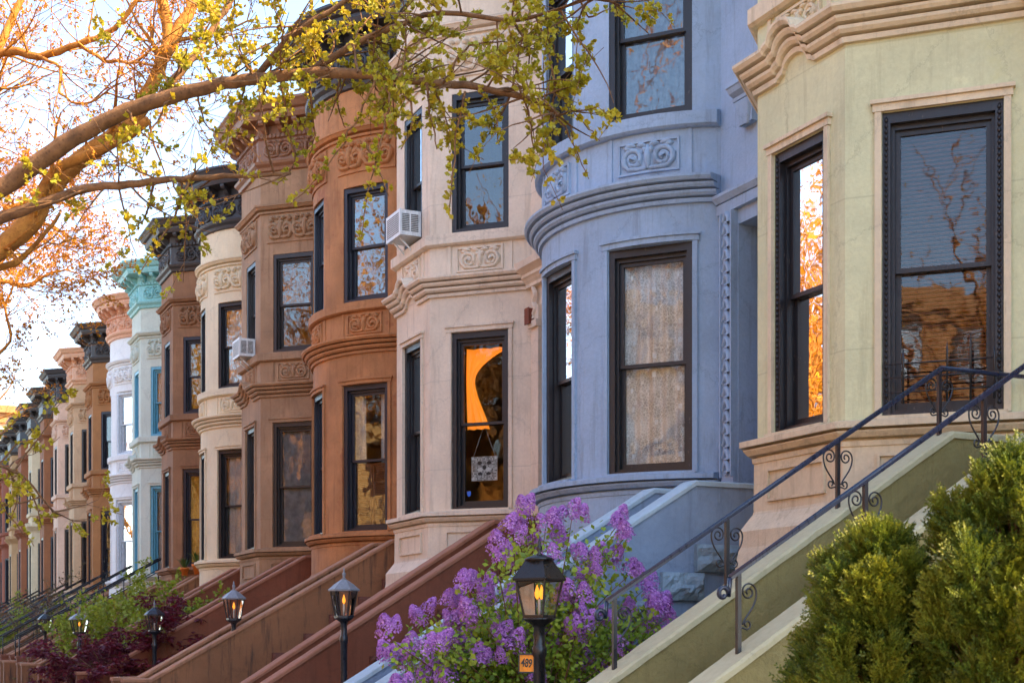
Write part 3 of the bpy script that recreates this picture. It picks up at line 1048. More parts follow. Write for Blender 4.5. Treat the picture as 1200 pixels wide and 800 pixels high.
BRICK = stone('brick_red', rgb(176, 134, 92), var=0.15, stain=0.3, joints=0.24)
BRICKY = stone('brick_tan', rgb(206, 178, 128), var=0.12, stain=0.3)
plain_house(2.55, 5.55, 'tan row house that stands right of the olive stoop, outside the picture', stone('facade_next', rgb(200, 160, 120)))
for k in range(11):
    plain_house(-22 + 7.6 * k, 7.55, 'row house across the street, seen only as a reflection in the window glass',
                BRICKY if k % 3 == 1 else BRICK, True, 'houses across the street mirrored in the windows', -17.0, 11.5 + (k * 37 % 5) * 0.4)

# far end building that closes the street
fb = thing('corner_building', 'cream walled building with orange cornice that closes the far end of the street', 'building', (10.0, 121.0, 0))
m = MB()
m.box(0, 2.6, 0, 12, 0, 19.8); m.box(2.6, 6.5, 0.3, 12, 0, 18.6)
m.build('wall', stone('far_cream', rgb(250, 226, 196), stain=0.3), fb)
m = MB()
m.box(-0.6, 3.0, -0.6, 12.3, 19.8, 20.4); m.box(-0.3, 2.8, -0.3, 12.1, 19.0, 19.797)
m.build('cornice', stone('far_orange', rgb(196, 134, 84)), fb)
for zz in (2, 5.4, 8.6, 12, 15.4):
    for yy in (1.6, 5, 8.6):
        m = MB(); m.box(-0.05, 0.05, yy, yy + 1.2, zz, zz + 2.0)
        m.build('window', F_DBROWN, fb)
    for xx in (0.7, 3.6):
        m = MB(); m.box(xx, xx + 1.2, -0.05, 0.05, zz, zz + 2.0)
        m.build('window', F_DBROWN, fb)

# ------------------------------------------------------------------ ground
ASPH = stone('asphalt', (0.05, 0.05, 0.052), var=0.15, stain=0.2, grain=60)
CONC = stone('concrete', (0.34, 0.31, 0.28), var=0.12, stain=0.3, joints=0.0, grain=40)
SOIL = stone('soil', (0.06, 0.042, 0.03), var=0.3, grain=30, bump=0.6)
m = MB(); m.add([(-900, -900, -0.17), (900, -900, -0.17), (900, 1500, -0.17), (-900, 1500, -0.17)], [[0, 1, 2, 3]])
structure('ground', m, stone('earth', (0.10, 0.09, 0.07), var=0.2))
m = MB(); m.add([(-9.0, -80, -0.14), (-0.9, -80, -0.14), (-0.9, 300, -0.14), (-9.0, 300, -0.14)], [[0, 1, 2, 3]])
structure('road', m, ASPH)
m = MB(); m.box(-0.9, 4.4, -80, 140, -0.16, 0.0)
structure('sidewalk', m, CONC)
m = MB(); m.box(-17.2, -9.0, -80, 140, -0.16, 0.0)
structure('sidewalk', m, CONC)
m = MB(); m.add([(4.4, -2, 0.004), (XW, -2, 0.004), (XW, 103, 0.004), (4.4, 103, 0.004)], [[0, 1, 2, 3]])
structure('front_yard', m, SOIL)

# ------------------------------------------------------------------ rough stone blocks under the stoops
def rough_block(mb, x0, x1, y0, y1, z0, z1, amp, seed, n=7):
    cx, cz = (x0 + x1) / 2, (z0 + z1) / 2
    V, F = [], []
    nx, nz = n * 2, n
    for j in range(nz + 1):
        for i in range(nx + 1):
            x, z = x0 + (x1 - x0) * i / nx, z0 + (z1 - z0) * j / nz
            e = min(i, nx - i, j, nz - j)
            k = noise.fractal(Vector((x * 6 + seed, z * 9, seed * 1.7)), 1.0, 2.0, 4)
            yy = y0 - (amp * (0.55 + 0.9 * k)) * min(1.0, e / 1.5)
            V.append((x, yy, z))
    for j in range(nz):
        for i in range(nx):
            a = j * (nx + 1) + i
            F.append([a, a + 1, a + nx + 2, a + nx + 1])
    mb.add(V, F)
    V = [(x0, y0, z0), (x1, y0, z0), (x1, y1, z0), (x0, y1, z0), (x0, y0, z1), (x1, y0, z1), (x1, y1, z1), (x0, y1, z1)]
    mb.add(V, [[3, 2, 1, 0], [4, 5, 6, 7], [1, 2, 6, 5], [2, 3, 7, 6], [3, 0, 4, 7]])

ROUGHM = {1: stone('rough_blue', rgb(150, 172, 184), var=0.2, stain=0.5, bump=0.8), 2: stone('rough_brown', rgb(112, 66, 50), var=0.2, stain=0.7, bump=0.8)}
for hh in HOUSES[1:8]:
    vn = {1: 0.22, 2: 0.15}.get(hh['idx'], -0.12)
    rm = ROUGHM[1] if hh['idx'] == 1 else ROUGHM[2]
    st = [c for c in hh['root'].children if c.name.startswith('stoop')][0]
    for j, (xa, za, ww) in enumerate(((-1.14, 2.36, 0.76), (-1.60, 2.03, 0.56), (-2.15, 1.70, 0.62), (-2.62, 1.36, 0.58), (-3.2, 1.02, 0.66), (-0.36, 2.03, 0.30))):
        mb = MB()
        rough_block(mb, xa, xa + ww, vn - 0.07, vn + 0.1, za, za + 0.32, 0.09, j * 3.1 + hh['idx'])
        mb.build('rough_stone', rm, st)

# ------------------------------------------------------------------ iron railings
IRON = paint('iron_black', (0.014, 0.014, 0.018), 0.32, (0.10, 0.05, 0.025), 0.7, bump=0.1)
IRONR = paint('handrail_blue_black', (0.012, 0.020, 0.046), 0.28, None, bump=0.02)

def heart(mb, cx, y, z0, sgn, w=0.135, h=0.31, r=0.007):
    # simple, clean: a C-curl joined to the long sweep
    sw = []
    for k in range(22):
        t = k / 21.0
        a = 2.0 * math.pi * 1.15 * (1 - t)           # spiral opening outwards
        rr = 0.014 + 0.034 * t
        sw.append((0.066 + rr * math.cos(a + math.pi), 0.80 * h + rr * math.sin(a + math.pi)))
    ex, ez = sw[-1]
    body = [(ex + 0.000, ez + 0.03), (0.045, 0.985 * h), (0.085, 1.0 * h), (0.120, 0.93 * h), (w, 0.80 * h), (w * 0.95, 0.64 * h), (w * 0.78, 0.47 * h), (w * 0.50, 0.31 * h), (w * 0.24, 0.17 * h), (0.014, 0.05 * h)]
    path = sw + body
    # smooth
    for _ in range(2):
        q = [path[0]]
        for a, b in zip(path, path[1:]):
            q.append((a[0] * .75 + b[0] * .25, a[1] * .75 + b[1] * .25))
            q.append((a[0] * .25 + b[0] * .75, a[1] * .25 + b[1] * .75))
        q.append(path[-1])
        path = q
    path = path[::2]
    mb.tube([(cx + sgn * a, y, z0 + b) for a, b in path], r, 5)
    foot = []
    for k in range(16):
        t = k / 15.0
        a = -math.pi * 0.5 + math.pi * 1.9 * t
        rr = 0.034 - 0.020 * t
        foot.append((cx + sgn * (0.052 + rr * math.cos(a)), y, z0 + 0.02 + rr * math.sin(a)))
    mb.tube([(cx + sgn * 0.012, y, z0 - 0.004)] + foot, r, 5)

H0 = HOUSES[0]
def stair_rail(name, label, Y, Xs, Xend, sides, level_to=None, lift=0.57):
    xb, xe, xl, zt, sl = H0['stoop']
    zt = zt + 0.0
    def capz(X):
        lx = X - XW
        return zt if lx > xl else zt - sl * (xl - lx)
    r = thing(name, label, 'railing', (Xs[0], Y, capz(Xs[0])), 'iron railings of the olive stoop')
    o = Vector((Xs[0], Y, capz(Xs[0])))
    hb = MB()
    pts = []
    Xa = Xs[0] - 0.13
    za = capz(Xa) + lift
    curl = []
    for k in range(14):
        a = -math.pi * 0.62 + 2.05 * math.pi * (1 - k / 13.0)
        rr = 0.020 + 0.035 * (k / 13.0)
        curl.append((Xa - 0.0 + rr * -math.sin(a) * 0.9, za - 0.075 + rr * math.cos(a)))
    for a, b in curl[:]:
        pts.append(Vector((a, Y, b)))
    pts.append(Vector((Xa + 0.06, Y, capz(Xa + 0.06) + lift - 0.002)))
    Xk = XW + xl
    pts.append(Vector((min(Xend, Xk), Y, capz(min(Xend, Xk)) + lift)))
    if level_to:
        pts.append(Vector((level_to, Y, zt + lift)))
    flat = [p - o for p in pts]
    for a, b in zip(flat[14:], flat[15:]):
        d = (b - a).normalized()
        nrm = Vector((-d.z, 0, d.x))
        hw, hh = 0.019, 0.015
        y = Vector((0, 1, 0))
        hb.hexa([a - y * hw - nrm * hh, a + y * hw - nrm * hh, b + y * hw - nrm * hh, b - y * hw - nrm * hh, a - y * hw + nrm * hh * .4, a + y * hw + nrm * hh * .4, b + y * hw + nrm * hh * .4, b - y * hw + nrm * hh * .4])
        hb.tube([a + nrm * hh * .4, b + nrm * hh * .4], 0.0185, 8)
    hb.tube(flat[:15], 0.017, 6)
    hb.build('handrail', IRONR, r)
    for X, sd_ in zip(Xs, sides):
        zb = capz(X)
        top = zb + lift
        p = MB()
        p.box(X - o.x - 0.016, X - o.x + 0.016, -0.016, 0.016, zb - o.z - 0.02, top - o.z - 0.01)
        po = p.build('post', IRON, r)
        for sgn in sd_:
            q = MB()
            heart(q, X - o.x + sgn * 0.019, 0.0, zb - o.z + 0.18, sgn)
            q.build('scroll', IRON, po)
    return r

stair_rail('stair_railing', 'black iron handrail with heart scrolls along the far cheek of the olive stoop', 9.65, (5.42, 6.47, 7.59, 8.70), 8.73, ((1,), (1, -1), (1, -1), (1, -1)), 9.9)
stair_rail('stair_railing', 'blue black iron handrail with heart scrolls on the near cheek of the olive stoop', 8.27, (5.64, 6.755, 7.90), 8.73, ((1,), (1, -1), (1, -1)), 9.9)
# pickets in front of the near window
g = thing('window_guard', 'black picket guard in front of the lower near window of the sage house', 'window guard', (XW, 8.16, 0))
pl = H0['plan']; fc, fw = H0['faces'][0]
for du, hgt in ((-0.35, 0.45), (0.05, 0.5), (0.26, 0.55), (0.47, 0.42)):
    m = MB()
    q = pl.p3(fc - du * 1.0, 0.06, 0)
    m.tube([(q.x, q.y, 3.82), (q.x, q.y, 3.8 + hgt), (q.x, q.y, 3.9 + hgt)], [0.011, 0.011, 0.002], 6)
    m.build('picket', IRON, g)
for zz in (3.93, 4.07, 4.2):
    m = MB()
    m.tube([pl.p3(fc - fw * 0.49, 0.06, zz), pl.p3(fc + fw * 0.49, 0.06, zz)], 0.008, 6)
    m.build('bar', IRON, g)

# plain iron rails on the far stoops
for n_, hh in enumerate(HOUSES[7:16]):
    xb, xe, xl, zt, sl = hh['stoop']
    r = thing('stair_railing', ['dark railing on the stoop of the mint house', 'dark railing on the stoop of the white house', 'dark railing on the orange brown stoop past the white house', 'dark railing before the tan house with the peach cornice', 'dark railing before the pink house',
              'dark railing on the stoop just past the pink house', 'dark railing on the stoop of the off white far house', 'dark railing before the reddish far house', 'dark railing on the last stoop one can see at the left edge'][n_], 'railing', (XW, hh['y0'], 0), 'plain railings on the far stoops')
    for v in (0.0, 1.1):
        m = MB()
        m.tube([(xl, v, zt + 0.75), (xb, v, zt - sl * (xl - xb) + 0.75)], 0.03, 6)
        m.tube([(xl, v, zt + 0.40), (xb, v, zt - sl * (xl - xb) + 0.40)], 0.018, 6)
        m.tube([(xl, v, zt + 0.75), (-0.1, v, zt + 0.75)], 0.03, 6)
        m.build('handrail', IRON, r)
        for t in (0.0, 0.25, 0.5, 0.75, 1.0):
            p = MB()
            x = xl + (xb - xl) * t
            z = zt - sl * (xl - x)
            p.tube([(x, v, z), (x, v, z + 0.74)], 0.02, 6)
            p.build('post', IRON, r)

# ------------------------------------------------------------------ lamps
LAMPG = glass('lamp_glass', 0.03, 0.3, (0.95, 0.88, 0.80), 1.25)
FLAME = emit('flame', (1.0, 0.33, 0.03), 0.42)
LROOF = paint('lamp_roof', (0.20, 0.20, 0.215), 0.4)
LBLACK = paint('lamp_black', (0.012, 0.012, 0.013), 0.3, (0.06, 0.04, 0.03), 0.4)
LBLUE = paint('lamp_blue_black', (0.013, 0.017, 0.024), 0.3, (0.05, 0.05, 0.05), 0.4)
WHITE = paint('plastic_white', (0.72, 0.72, 0.70), 0.45)

def lamp(px, X, ztop, label, sides, lw, lh, body, roofm, lit=True, postr=0.045):
    P = at_x(px, 700, X)
    r = thing('street_lamp', label, 'lamp', (P.x, P.y, 0), 'post lamps in the front yards')
    zt = ztop
    fin, rf = 0.16, 0.15 if sides == 6 else 0.22
    zb = zt - fin - rf - lh          # lantern floor
    ang = math.pi / sides + (0.55 if sides == 4 else 0.1)
    p = MB()
    p.lathe((0, 0, 0), [(postr * 1.9, 0), (postr * 1.9, 0.12), (postr * 1.3, 0.2), (postr * 1.1, 0.5), (postr, 0.9), (postr, zb - 0.36), (postr * 1.25, zb - 0.33), (postr * 1.25, zb - 0.27), (postr * 0.95, zb - 0.24), (postr * 0.95, zb - 0.09), (postr * 1.3, zb - 0.06), (lw * 0.32, zb - 0.02), (lw * 0.34, zb - 0.001)], 16)
    p.build('post', body, r)
    rt, rb_ = lw / 2, lw / 2 * 0.66
    f = MB()
    f.lathe((0, 0, 0), [(rb_ + 0.012, zb), (rb_ + 0.012, zb + 0.025), (rb_ - 0.01, zb + 0.028)], sides, 0, False, ang)
    c0 = [Vector((rb_ * math.cos(2 * math.pi * k / sides + ang), rb_ * math.sin(2 * math.pi * k / sides + ang), zb + 0.02)) for k in range(sides)]
    c1 = [Vector((rt * math.cos(2 * math.pi * k / sides + ang), rt * math.sin(2 * math.pi * k / sides + ang), zb + lh)) for k in range(sides)]
    for a, b in zip(c0, c1):
        f.tube([a, b], 0.011, 4, smooth=False)
    for k in range(sides):
        f.tube([c1[k], c1[(k + 1) % sides]], 0.013, 4, smooth=False)
    fo = f.build('lantern_frame', body, r)
    for k in range(sides):
        g_ = MB()
        a, b, c, d = c0[k], c0[(k + 1) % sides], c1[(k + 1) % sides], c1[k]
        g_.add([a * 0.97 + Vector((0, 0, a.z * 0.03)), b * 0.97 + Vector((0, 0, b.z * 0.03)), c * 0.97 + Vector((0, 0, c.z * 0.03)), d * 0.97 + Vector((0, 0, d.z * 0.03))], [[0, 1, 2, 3]])
        g_.build('pane', LAMPG, fo)
    q = MB()
    zr = zb + lh
    if sides == 4:
        q.lathe((0, 0, 0), [(rt + 0.03, zr - 0.005), (rt + 0.035, zr + 0.015), (rt * 0.62, zr + rf * 0.78), (rt * 0.62, zr + rf * 0.80)], 4, 0, False, ang)
        q.lathe((0, 0, 0), [(rt * 0.60, zr + rf * 0.80), (rt * 0.66, zr + rf * 0.86), (rt * 0.50, zr + rf * 0.95), (rt * 0.32, zr + rf), (rt * .3, zr + rf + .005)], 14)
    else:
        q.lathe((0, 0, 0), [(rt + 0.03, zr - 0.012), (rt + 0.032, zr + 0.01), (rt * 0.72, zr + rf * 0.55), (rt * 0.25, zr + rf * 0.95), (rt * 0.22, zr + rf)], sides, 0, False, ang)
    q.build('lantern_roof', roofm, r)
    n_ = MB()
    z0 = zr + rf
    n_.lathe((0, 0, 0), [(0.022, z0 - 0.01), (0.03, z0 + 0.015), (0.014, z0 + 0.03), (0.028, z0 + 0.06), (0.026, z0 + 0.085), (0.01, z0 + 0.10), (0.016, z0 + 0.12), (0.003, z0 + fin)], 10)
    n_.build('finial', body if sides == 4 else LROOF, r)
    b = MB()
    b.tube([(0, 0, zb + 0.02), (0, 0, zb + lh * 0.5)], 0.012, 6)
    b.build('burner', WHITE, r)
    if lit:
        e = MB()
        for dx in (-0.022, 0.022) if sides == 4 else (0.0,):
            e.lathe((dx, 0, zb + lh * 0.5), [(0.008, 0), (0.022, 0.03), (0.023, 0.06), (0.012, 0.10), (0.002, 0.13)], 10)
        e.build('flame', FLAME, r)
    return r, P

L0, LP = lamp(632, 5.63, 2.50, 'big black square gas lamp lit amber in front of the lilac', 4, 0.43, 0.34, LBLACK, LBLACK, postr=0.055)
lamp(403, 6.1, 2.56, 'lit hexagonal post lamp before the rusty brown stoop walls', 6, 0.37, 0.37, LBLUE, LROOF)
lamp(274, 6.1, 2.60, 'lit hexagonal post lamp between maple and stained stoop', 6, 0.37, 0.37, LBLUE, LROOF)
lamp(181, 5.6, 2.38, 'dark unlit post lamp half hidden behind the burgundy maple', 6, 0.37, 0.33, LBLUE, LBLUE, lit=False)
lamp(93, 5.0, 2.36, 'small round topped lit lamp peeking over the burgundy maple', 6, 0.46, 0.33, LBLUE, LROOF)
lamp(53, 5.0, 2.44, 'thin dark lamp far left with a pale lantern glass', 6, 0.38, 0.33, LBLACK, LBLACK, lit=False)

# number plate beside the lamp
PLATE = paint('plate_orange', rgb(255, 150, 30), 0.5)
q = at_x(617, 776, 5.63)
np_ = thing('number_plate', 'orange house number plate 489 fixed beside the big lamp post', 'sign', (LP.x, LP.y, q.z))
yaw = -ALPHA
def rot(v):
    return Vector((v[0] * math.cos(yaw) - v[1] * math.sin(yaw), v[0] * math.sin(yaw) + v[1] * math.cos(yaw), v[2]))
m = MB()
pw, ph = 0.125, 0.15
cx = -0.115
m.hexa([rot(v) for v in ((cx - pw / 2, -0.02, -ph / 2), (cx + pw / 2, -0.02, -ph / 2), (cx + pw / 2, 0.0, -ph / 2), (cx - pw / 2, 0.0, -ph / 2), (cx - pw / 2, -0.02, ph / 2), (cx + pw / 2, -0.02, ph / 2), (cx + pw / 2, 0.0, ph / 2), (cx - pw / 2, 0.0, ph / 2))])
m.build('plate', PLATE, np_)
m = MB()
for (xa, xb2, za, zb2) in ((-pw / 2 - .012, pw / 2 + .012, ph / 2, ph / 2 + .014), (-pw / 2 - .012, pw / 2 + .012, -ph / 2 - .014, -ph / 2), (-pw / 2 - .012, -pw / 2, -ph / 2, ph / 2), (pw / 2, pw / 2 + .012, -ph / 2, ph / 2)):
    m.hexa([rot(v) for v in ((cx + xa, -0.03, za), (cx + xb2, -0.03, za), (cx + xb2, 0.004, za), (cx + xa, 0.004, za), (cx + xa, -0.03, zb2), (cx + xb2, -0.03, zb2), (cx + xb2, 0.004, zb2), (cx + xa, 0.004, zb2))])
m.build('frame', LBLACK, np_)
cu = bpy.data.curves.new('digits', 'FONT')
cu.body = '489'
cu.size = 0.085
cu.align_x, cu.align_y = 'CENTER', 'CENTER'
cu.extrude = 0.003
cu.offset = 0.0016
to = bpy.data.objects.new('digits_source', cu)
COL.objects.link(to)
bpy.context.view_layer.update()
me = bpy.data.meshes.new_from_object(to.evaluated_get(bpy.context.evaluated_depsgraph_get()))
bpy.data.objects.remove(to)
me.materials.clear(); me.materials.append(LBLACK)
dg_ = bpy.data.objects.new('digits', me)
COL.objects.link(dg_)
dg_.parent = np_
dg_.matrix_local = Matrix.Translation(rot((cx, -0.0235, 0))) @ Matrix.Rotation(yaw, 4, 'Z') @ Matrix.Rotation(math.pi / 2, 4, 'X') @ Matrix.Rotation(-0.12, 4, 'Z') @ Matrix.Diagonal((0.78, 1.25, 1, 1))
m = MB()
m.tube([rot((cx + pw / 2, -0.01, 0.0)), rot((-0.05, 0.0, 0.0))], 0.008, 6)
m.build('bracket', LBLACK, np_)

# ------------------------------------------------------------------ air conditioners
def aircon(hh, face, label, zz, px_shift=0.0):
    pl = hh['plan']; c, w_ = hh['faces'][face]
    u0, u1 = c - w_ / 2 + 0.10, c + w_ / 2 - 0.10
    Lc, w = frame_axes(pl, u0, u1)
    r = thing('air_conditioner', label, 'air conditioner', (XW, hh['y0'], 0), 'window air conditioners')
    m = MB()
    lbox(m, Lc, 0, w, -0.2, 0.36, zz, zz + 0.42)
    lbox(m, Lc, -0.012, w + 0.012, 0.34, 0.365, zz - 0.012, zz + 0.432)
    m.build('housing', WHITE, r)
    gdark = paint('grille_grey', (0.10, 0.10, 0.10), 0.6)
    for k in range(11):            # louvre slots on the near side and the front
        pass
    m = MB()
    z = zz + 0.05
    while z < zz + 0.38:
        lbox(m, Lc, 0.04, w - 0.04, 0.36, 0.370, z, z + 0.014)
        z += 0.034
    m.build('front_grille', gdark, r)
    m = MB()
    for (da, db) in ((0.03, 0.16), (0.19, 0.32)):
        z = zz + 0.07
        while z < zz + 0.36:
            lbox(m, Lc, -0.006, 0.002, da, db, z, z + 0.016)
            z += 0.03
    m.build('side_grille', gdark, r)
    m = MB()
    a, b = Lc(w * 0.25, 0.30, zz - 0.012), Lc(w * 0.25, -0.02, zz - 0.30)
    m.tube([a, b], 0.016, 6)
    m.build('support', WHITE, r)
    m = MB()
    a, b = Lc(w * 0.75, 0.30, zz - 0.012), Lc(w * 0.75, -0.02, zz - 0.30)
    m.tube([a, b], 0.016, 6)
    m.build('support', WHITE, r)

aircon(HOUSES[2], 1, 'white air conditioner in the upper front window of the beige house', Z_W2 + 0.10)
aircon(HOUSES[4], 1, 'white air conditioner in the upper front window of the tan brown house', Z_W2 + 0.02)

# ------------------------------------------------------------------ poster and sticker in the beige window
f, Lc, w, (a0, a1, b0, b1, zm) = HOUSES[2]['out'][0]
LACE = paint('poster_pale', (0.55, 0.55, 0.53), 0.7)
LACED = paint('poster_dark', (0.05, 0.045, 0.045), 0.7)
hs = thing('hanging_poster', 'lacy grey and white animal face poster on strings in the beige house window', 'poster', (XW, HOUSES[2]['y0'], 0))
pc, pzc, pwid, phei = (a0 + a1) / 2 + 0.04, b0 + 0.62, 0.46, 0.40
m = MB(); lbox(m, Lc, pc - pwid / 2, pc + pwid / 2, -0.300, -0.296, pzc - phei / 2, pzc + phei / 2)
sheet = m.build('sheet', LACE, hs)
rng = random.Random(5)
m = MB()
def disc(cx_, cz_, rx, rz, d):
    V = [Lc(pc + cx_ + rx * math.cos(t * math.pi / 6), d, pzc + cz_ + rz * math.sin(t * math.pi / 6)) for t in range(12)]
    m.add(V, [list(range(12))])
nx = 19
for i in range(nx):
    for j in range(16):
        x = -pwid / 2 + pwid * (i + 0.5) / nx
        z = -phei / 2 + phei * (j + 0.5) / 16
        if rng.random() < 0.62 and not (abs(x) > pwid * 0.40 and abs(z) > phei * 0.36):
            disc(x, z, 0.0075 + 0.004 * rng.random(), 0.007 + 0.005 * rng.random(), -0.2952)
for sx in (-1, 1):
    disc(sx * 0.085, 0.095, 0.040, 0.032, -0.2948)
    disc(sx * 0.075, -0.085, 0.045, 0.026, -0.2948)
disc(0, 0.02, 0.036, 0.034, -0.2948)
m.build('pattern', LACED, hs)
m = MB()
for sx in (-1, 1):
    disc(sx * 0.072, -0.015, 0.05, 0.034, -0.2944)
    for sz in (-1, 1):
        disc(sx * 0.20, sz * 0.165, 0.02, 0.02, -0.2944)
m.build('face_patch', paint('poster_white', (0.75, 0.75, 0.73), 0.7), hs)
m = MB()
for sx in (-1, 1):
    m.tube([Lc(pc + sx * pwid * 0.42, -0.298, pzc + phei / 2), Lc(pc + 0.02 * sx, -0.298, zm - 0.06)], 0.0035, 5)
m.build('string', LACE, hs)
m = MB()
sc_ = (a1 - 0.115, -0.196, b0 + 0.20)
V = [(-0.032, 0.042), (0.032, 0.042), (0.034, 0.0), (0.024, -0.03), (0, -0.05), (-0.024, -0.03), (-0.034, 0.0)]
m.add([Lc(sc_[0] + x, sc_[1], sc_[2] + z) for x, z in V] + [Lc(sc_[0] + x, sc_[1] - 0.003, sc_[2] + z) for x, z in V], [list(range(7)), list(range(7, 14))[::-1]] + [[k, (k + 1) % 7, 7 + (k + 1) % 7, 7 + k] for k in range(7)])
tag(m.build('window_sticker', paint('sticker_blue', rgb(40, 110, 215), 0.4), None, (XW, HOUSES[2]['y0'], 0)), 'small blue shield sticker in the corner of the beige house window', 'sticker')

# glowing orange sheet behind the upper sash, added to imitate a reflection in the glass
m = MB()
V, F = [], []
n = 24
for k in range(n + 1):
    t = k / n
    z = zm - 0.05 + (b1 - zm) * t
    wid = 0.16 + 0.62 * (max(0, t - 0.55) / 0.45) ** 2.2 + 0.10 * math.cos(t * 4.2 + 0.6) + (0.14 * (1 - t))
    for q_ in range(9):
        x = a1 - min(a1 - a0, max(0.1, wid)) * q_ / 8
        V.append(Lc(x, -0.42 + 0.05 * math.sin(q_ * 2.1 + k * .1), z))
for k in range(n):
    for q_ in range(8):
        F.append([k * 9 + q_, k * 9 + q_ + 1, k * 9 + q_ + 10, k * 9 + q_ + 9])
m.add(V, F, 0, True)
o_ = m.build('curtain', C_REFLGLOW, f)  # no real curtain: added sheet with the reflection put in as glow

# ------------------------------------------------------------------ terracotta pots on the brown stoop
TERR = paint('terracotta', rgb(225, 120, 40), 0.7)
GRN = leafmat('pot_leaf', (0.05, 0.10, 0.02), (0.12, 0.16, 0.03), trans=0.2)
hh = HOUSES[6]
for (lx, ly, s, lb) in ((-0.95, 0.02, 1.0, 'orange flower pot with spiky green plant on the brown stoop wall'), (-1.1, 1.1, 0.8, 'smaller orange flower pot farther back on the brown stoop wall')):
    r = thing('flower_pot', lb, 'potted plant', (XW + lx, hh['y0'] + ly, 3.42), 'flower pots on the brown stoop')
    m = MB(); m.lathe((0, 0, 0), [(0.10 * s, 0), (0.15 * s, 0.22 * s), (0.175 * s, 0.22 * s), (0.175 * s, 0.29 * s), (0.14 * s, 0.29 * s)], 18)
    m.build('pot', TERR, r)
    m = MB(); rng = random.Random(3)
    for k in range(34):
        a, t = rng.random() * 6.28, 0.25 + rng.random() * 0.35
        d = Vector((math.cos(a), math.sin(a), 0))
        b = d * 0.05 * s + Vector((0, 0, 0.28 * s))
        L = 0.45 * s
        mid, tip = b + d * L * t * 0.7 + Vector((0, 0, L * 0.6)), b + d * L * t * 1.6 + Vector((0, 0, L * (0.95 - t * 0.4)))
        sd2 = Vector((-d.y, d.x, 0)) * 0.014
        m.add([b - sd2, b + sd2, mid + sd2, mid - sd2, tip], [[0, 1, 2, 3], [3, 2, 4]])
    m.build('leaves', GRN, r)

# low yard walls at the left
YW = stone('yard_wall', rgb(140, 88, 66), var=0.15, stain=0.5, bump=0.4)
for k, hh in enumerate(HOUSES[6:13]):
    r = thing('yard_wall', ['low brown yard wall before the chocolate brown house', 'low brown yard wall before the mint house', 'low brown yard wall before the white house', 'low brown yard wall before the orange brown house', 'low brown yard wall before the tan house', 'low brown yard wall before the pink house', 'low brown yard wall just past the pink house'][k], 'wall', (4.75, hh['y0'] + 1.5, 0), 'low yard walls')
    m = MB(); m.box(-0.14, 0.14, 0, 3.4, 0, 0.78)
    m.build('wall', YW, r)
    m = MB(); m.box(-0.18, 0.18, 0.28, 3.12, 0.782, 0.86)
    m.build('coping', SM_BROWNCAP, r)
    for yy in (-0.02, 3.1):
        m = MB(); m.box(-0.2, 0.2, yy - 0.02, yy + 0.3, 0, 0.98); m.box(-0.23, 0.23, yy - 0.05, yy + 0.33, 0.98, 1.05)
        m.build('pier', YW, r)

# small brown junction box on the beige door jamb
hb_ = HOUSES[2]
jb = MB()
jb.box(XW - 0.16, XW - 0.075, hb_['y0'] + 1.16, hb_['y0'] + 1.30, 6.62, 6.86)
jb.box(XW - 0.17, XW - 0.158, hb_['y0'] + 1.15, hb_['y0'] + 1.31, 6.61, 6.87)
tag(jb.build('junction_box', paint('box_brown', rgb(120, 60, 40), 0.6)), 'small brown junction box on the jamb between the beige and blue houses', 'junction box')

# ------------------------------------------------------------------ vegetation
def leaf_quad(V, F, b, d, n, L, w):
    """kite leaf from base b along d, lying across n"""
    s = d.cross(n)
    if s.length < 1e-5: s = d.orthogonal()
    s.normalize()
    i = len(V)
    V.extend([b, b + d * L * 0.55 + s * w, b + d * L, b + d * L * 0.55 - s * w])
    F.append([i, i + 1, i + 2, i + 3])

def rvec(rng):
    while True:
        v = Vector((rng.uniform(-1, 1), rng.uniform(-1, 1), rng.uniform(-1, 1)))
        if 0.05 < v.length < 1: return v.normalized()

def wig(path, rng, amp, n=4):
    """subdivide a polyline (Vectors) with a smooth curve and some wobble"""
    out = []
    P = path
    for i in range(len(P) - 1):
        p0, p1, p2, p3 = P[max(0, i - 1)], P[i], P[i + 1], P[min(len(P) - 1, i + 2)]
        for k in range(n):
            t = k / n
            q = 0.5 * ((2 * p1) + (p2 - p0) * t + (2 * p0 - 5 * p1 + 4 * p2 - p3) * t * t + (3 * p1 - p0 - 3 * p2 + p3) * t ** 3)
            out.append(q + rvec(rng) * amp * rng.random())
    out.append(P[-1])
    return out

def grow(mb, p, d, L, r, lvl, rng, nodes, up=0.15, spread=0.9, kids=(4, 6), wob=0.16, minr=0.0035):
    n = max(3, int(L / 0.14))
    pts, rad = [p.copy()], [r]
    q, dd = p.copy(), d.normalized()
    for k in range(n):
        dd = (dd + rvec(rng) * wob + Vector((0, 0, up * 0.12))).normalized()
        q = q + dd * (L / n)
        pts.append(q.copy()); rad.append(max(minr, r * (1 - 0.72 * (k + 1) / n)))
    mb.tube(pts, rad, 6 if r > 0.04 else (4 if r > 0.012 else 3), 0, False)
    if lvl <= 0 or L < 0.5:
        for a in pts[1:]: nodes.append((a, dd))
    if lvl > 0:
        for k in range(rng.randint(*kids)):
            i = rng.randint(max(1, n // 4), n)
            ax = (pts[min(i, n)] - pts[i - 1]).normalized()
            side = ax.cross(rvec(rng)).normalized()
            nd = (ax * rng.uniform(0.5, 1.0) + side * spread * rng.uniform(0.5, 1.0)).normalized()
            grow(mb, pts[i], nd, L * rng.uniform(0.42, 0.68), max(minr, rad[i] * 0.62), lvl - 1, rng, nodes, up, spread, kids, wob, minr)

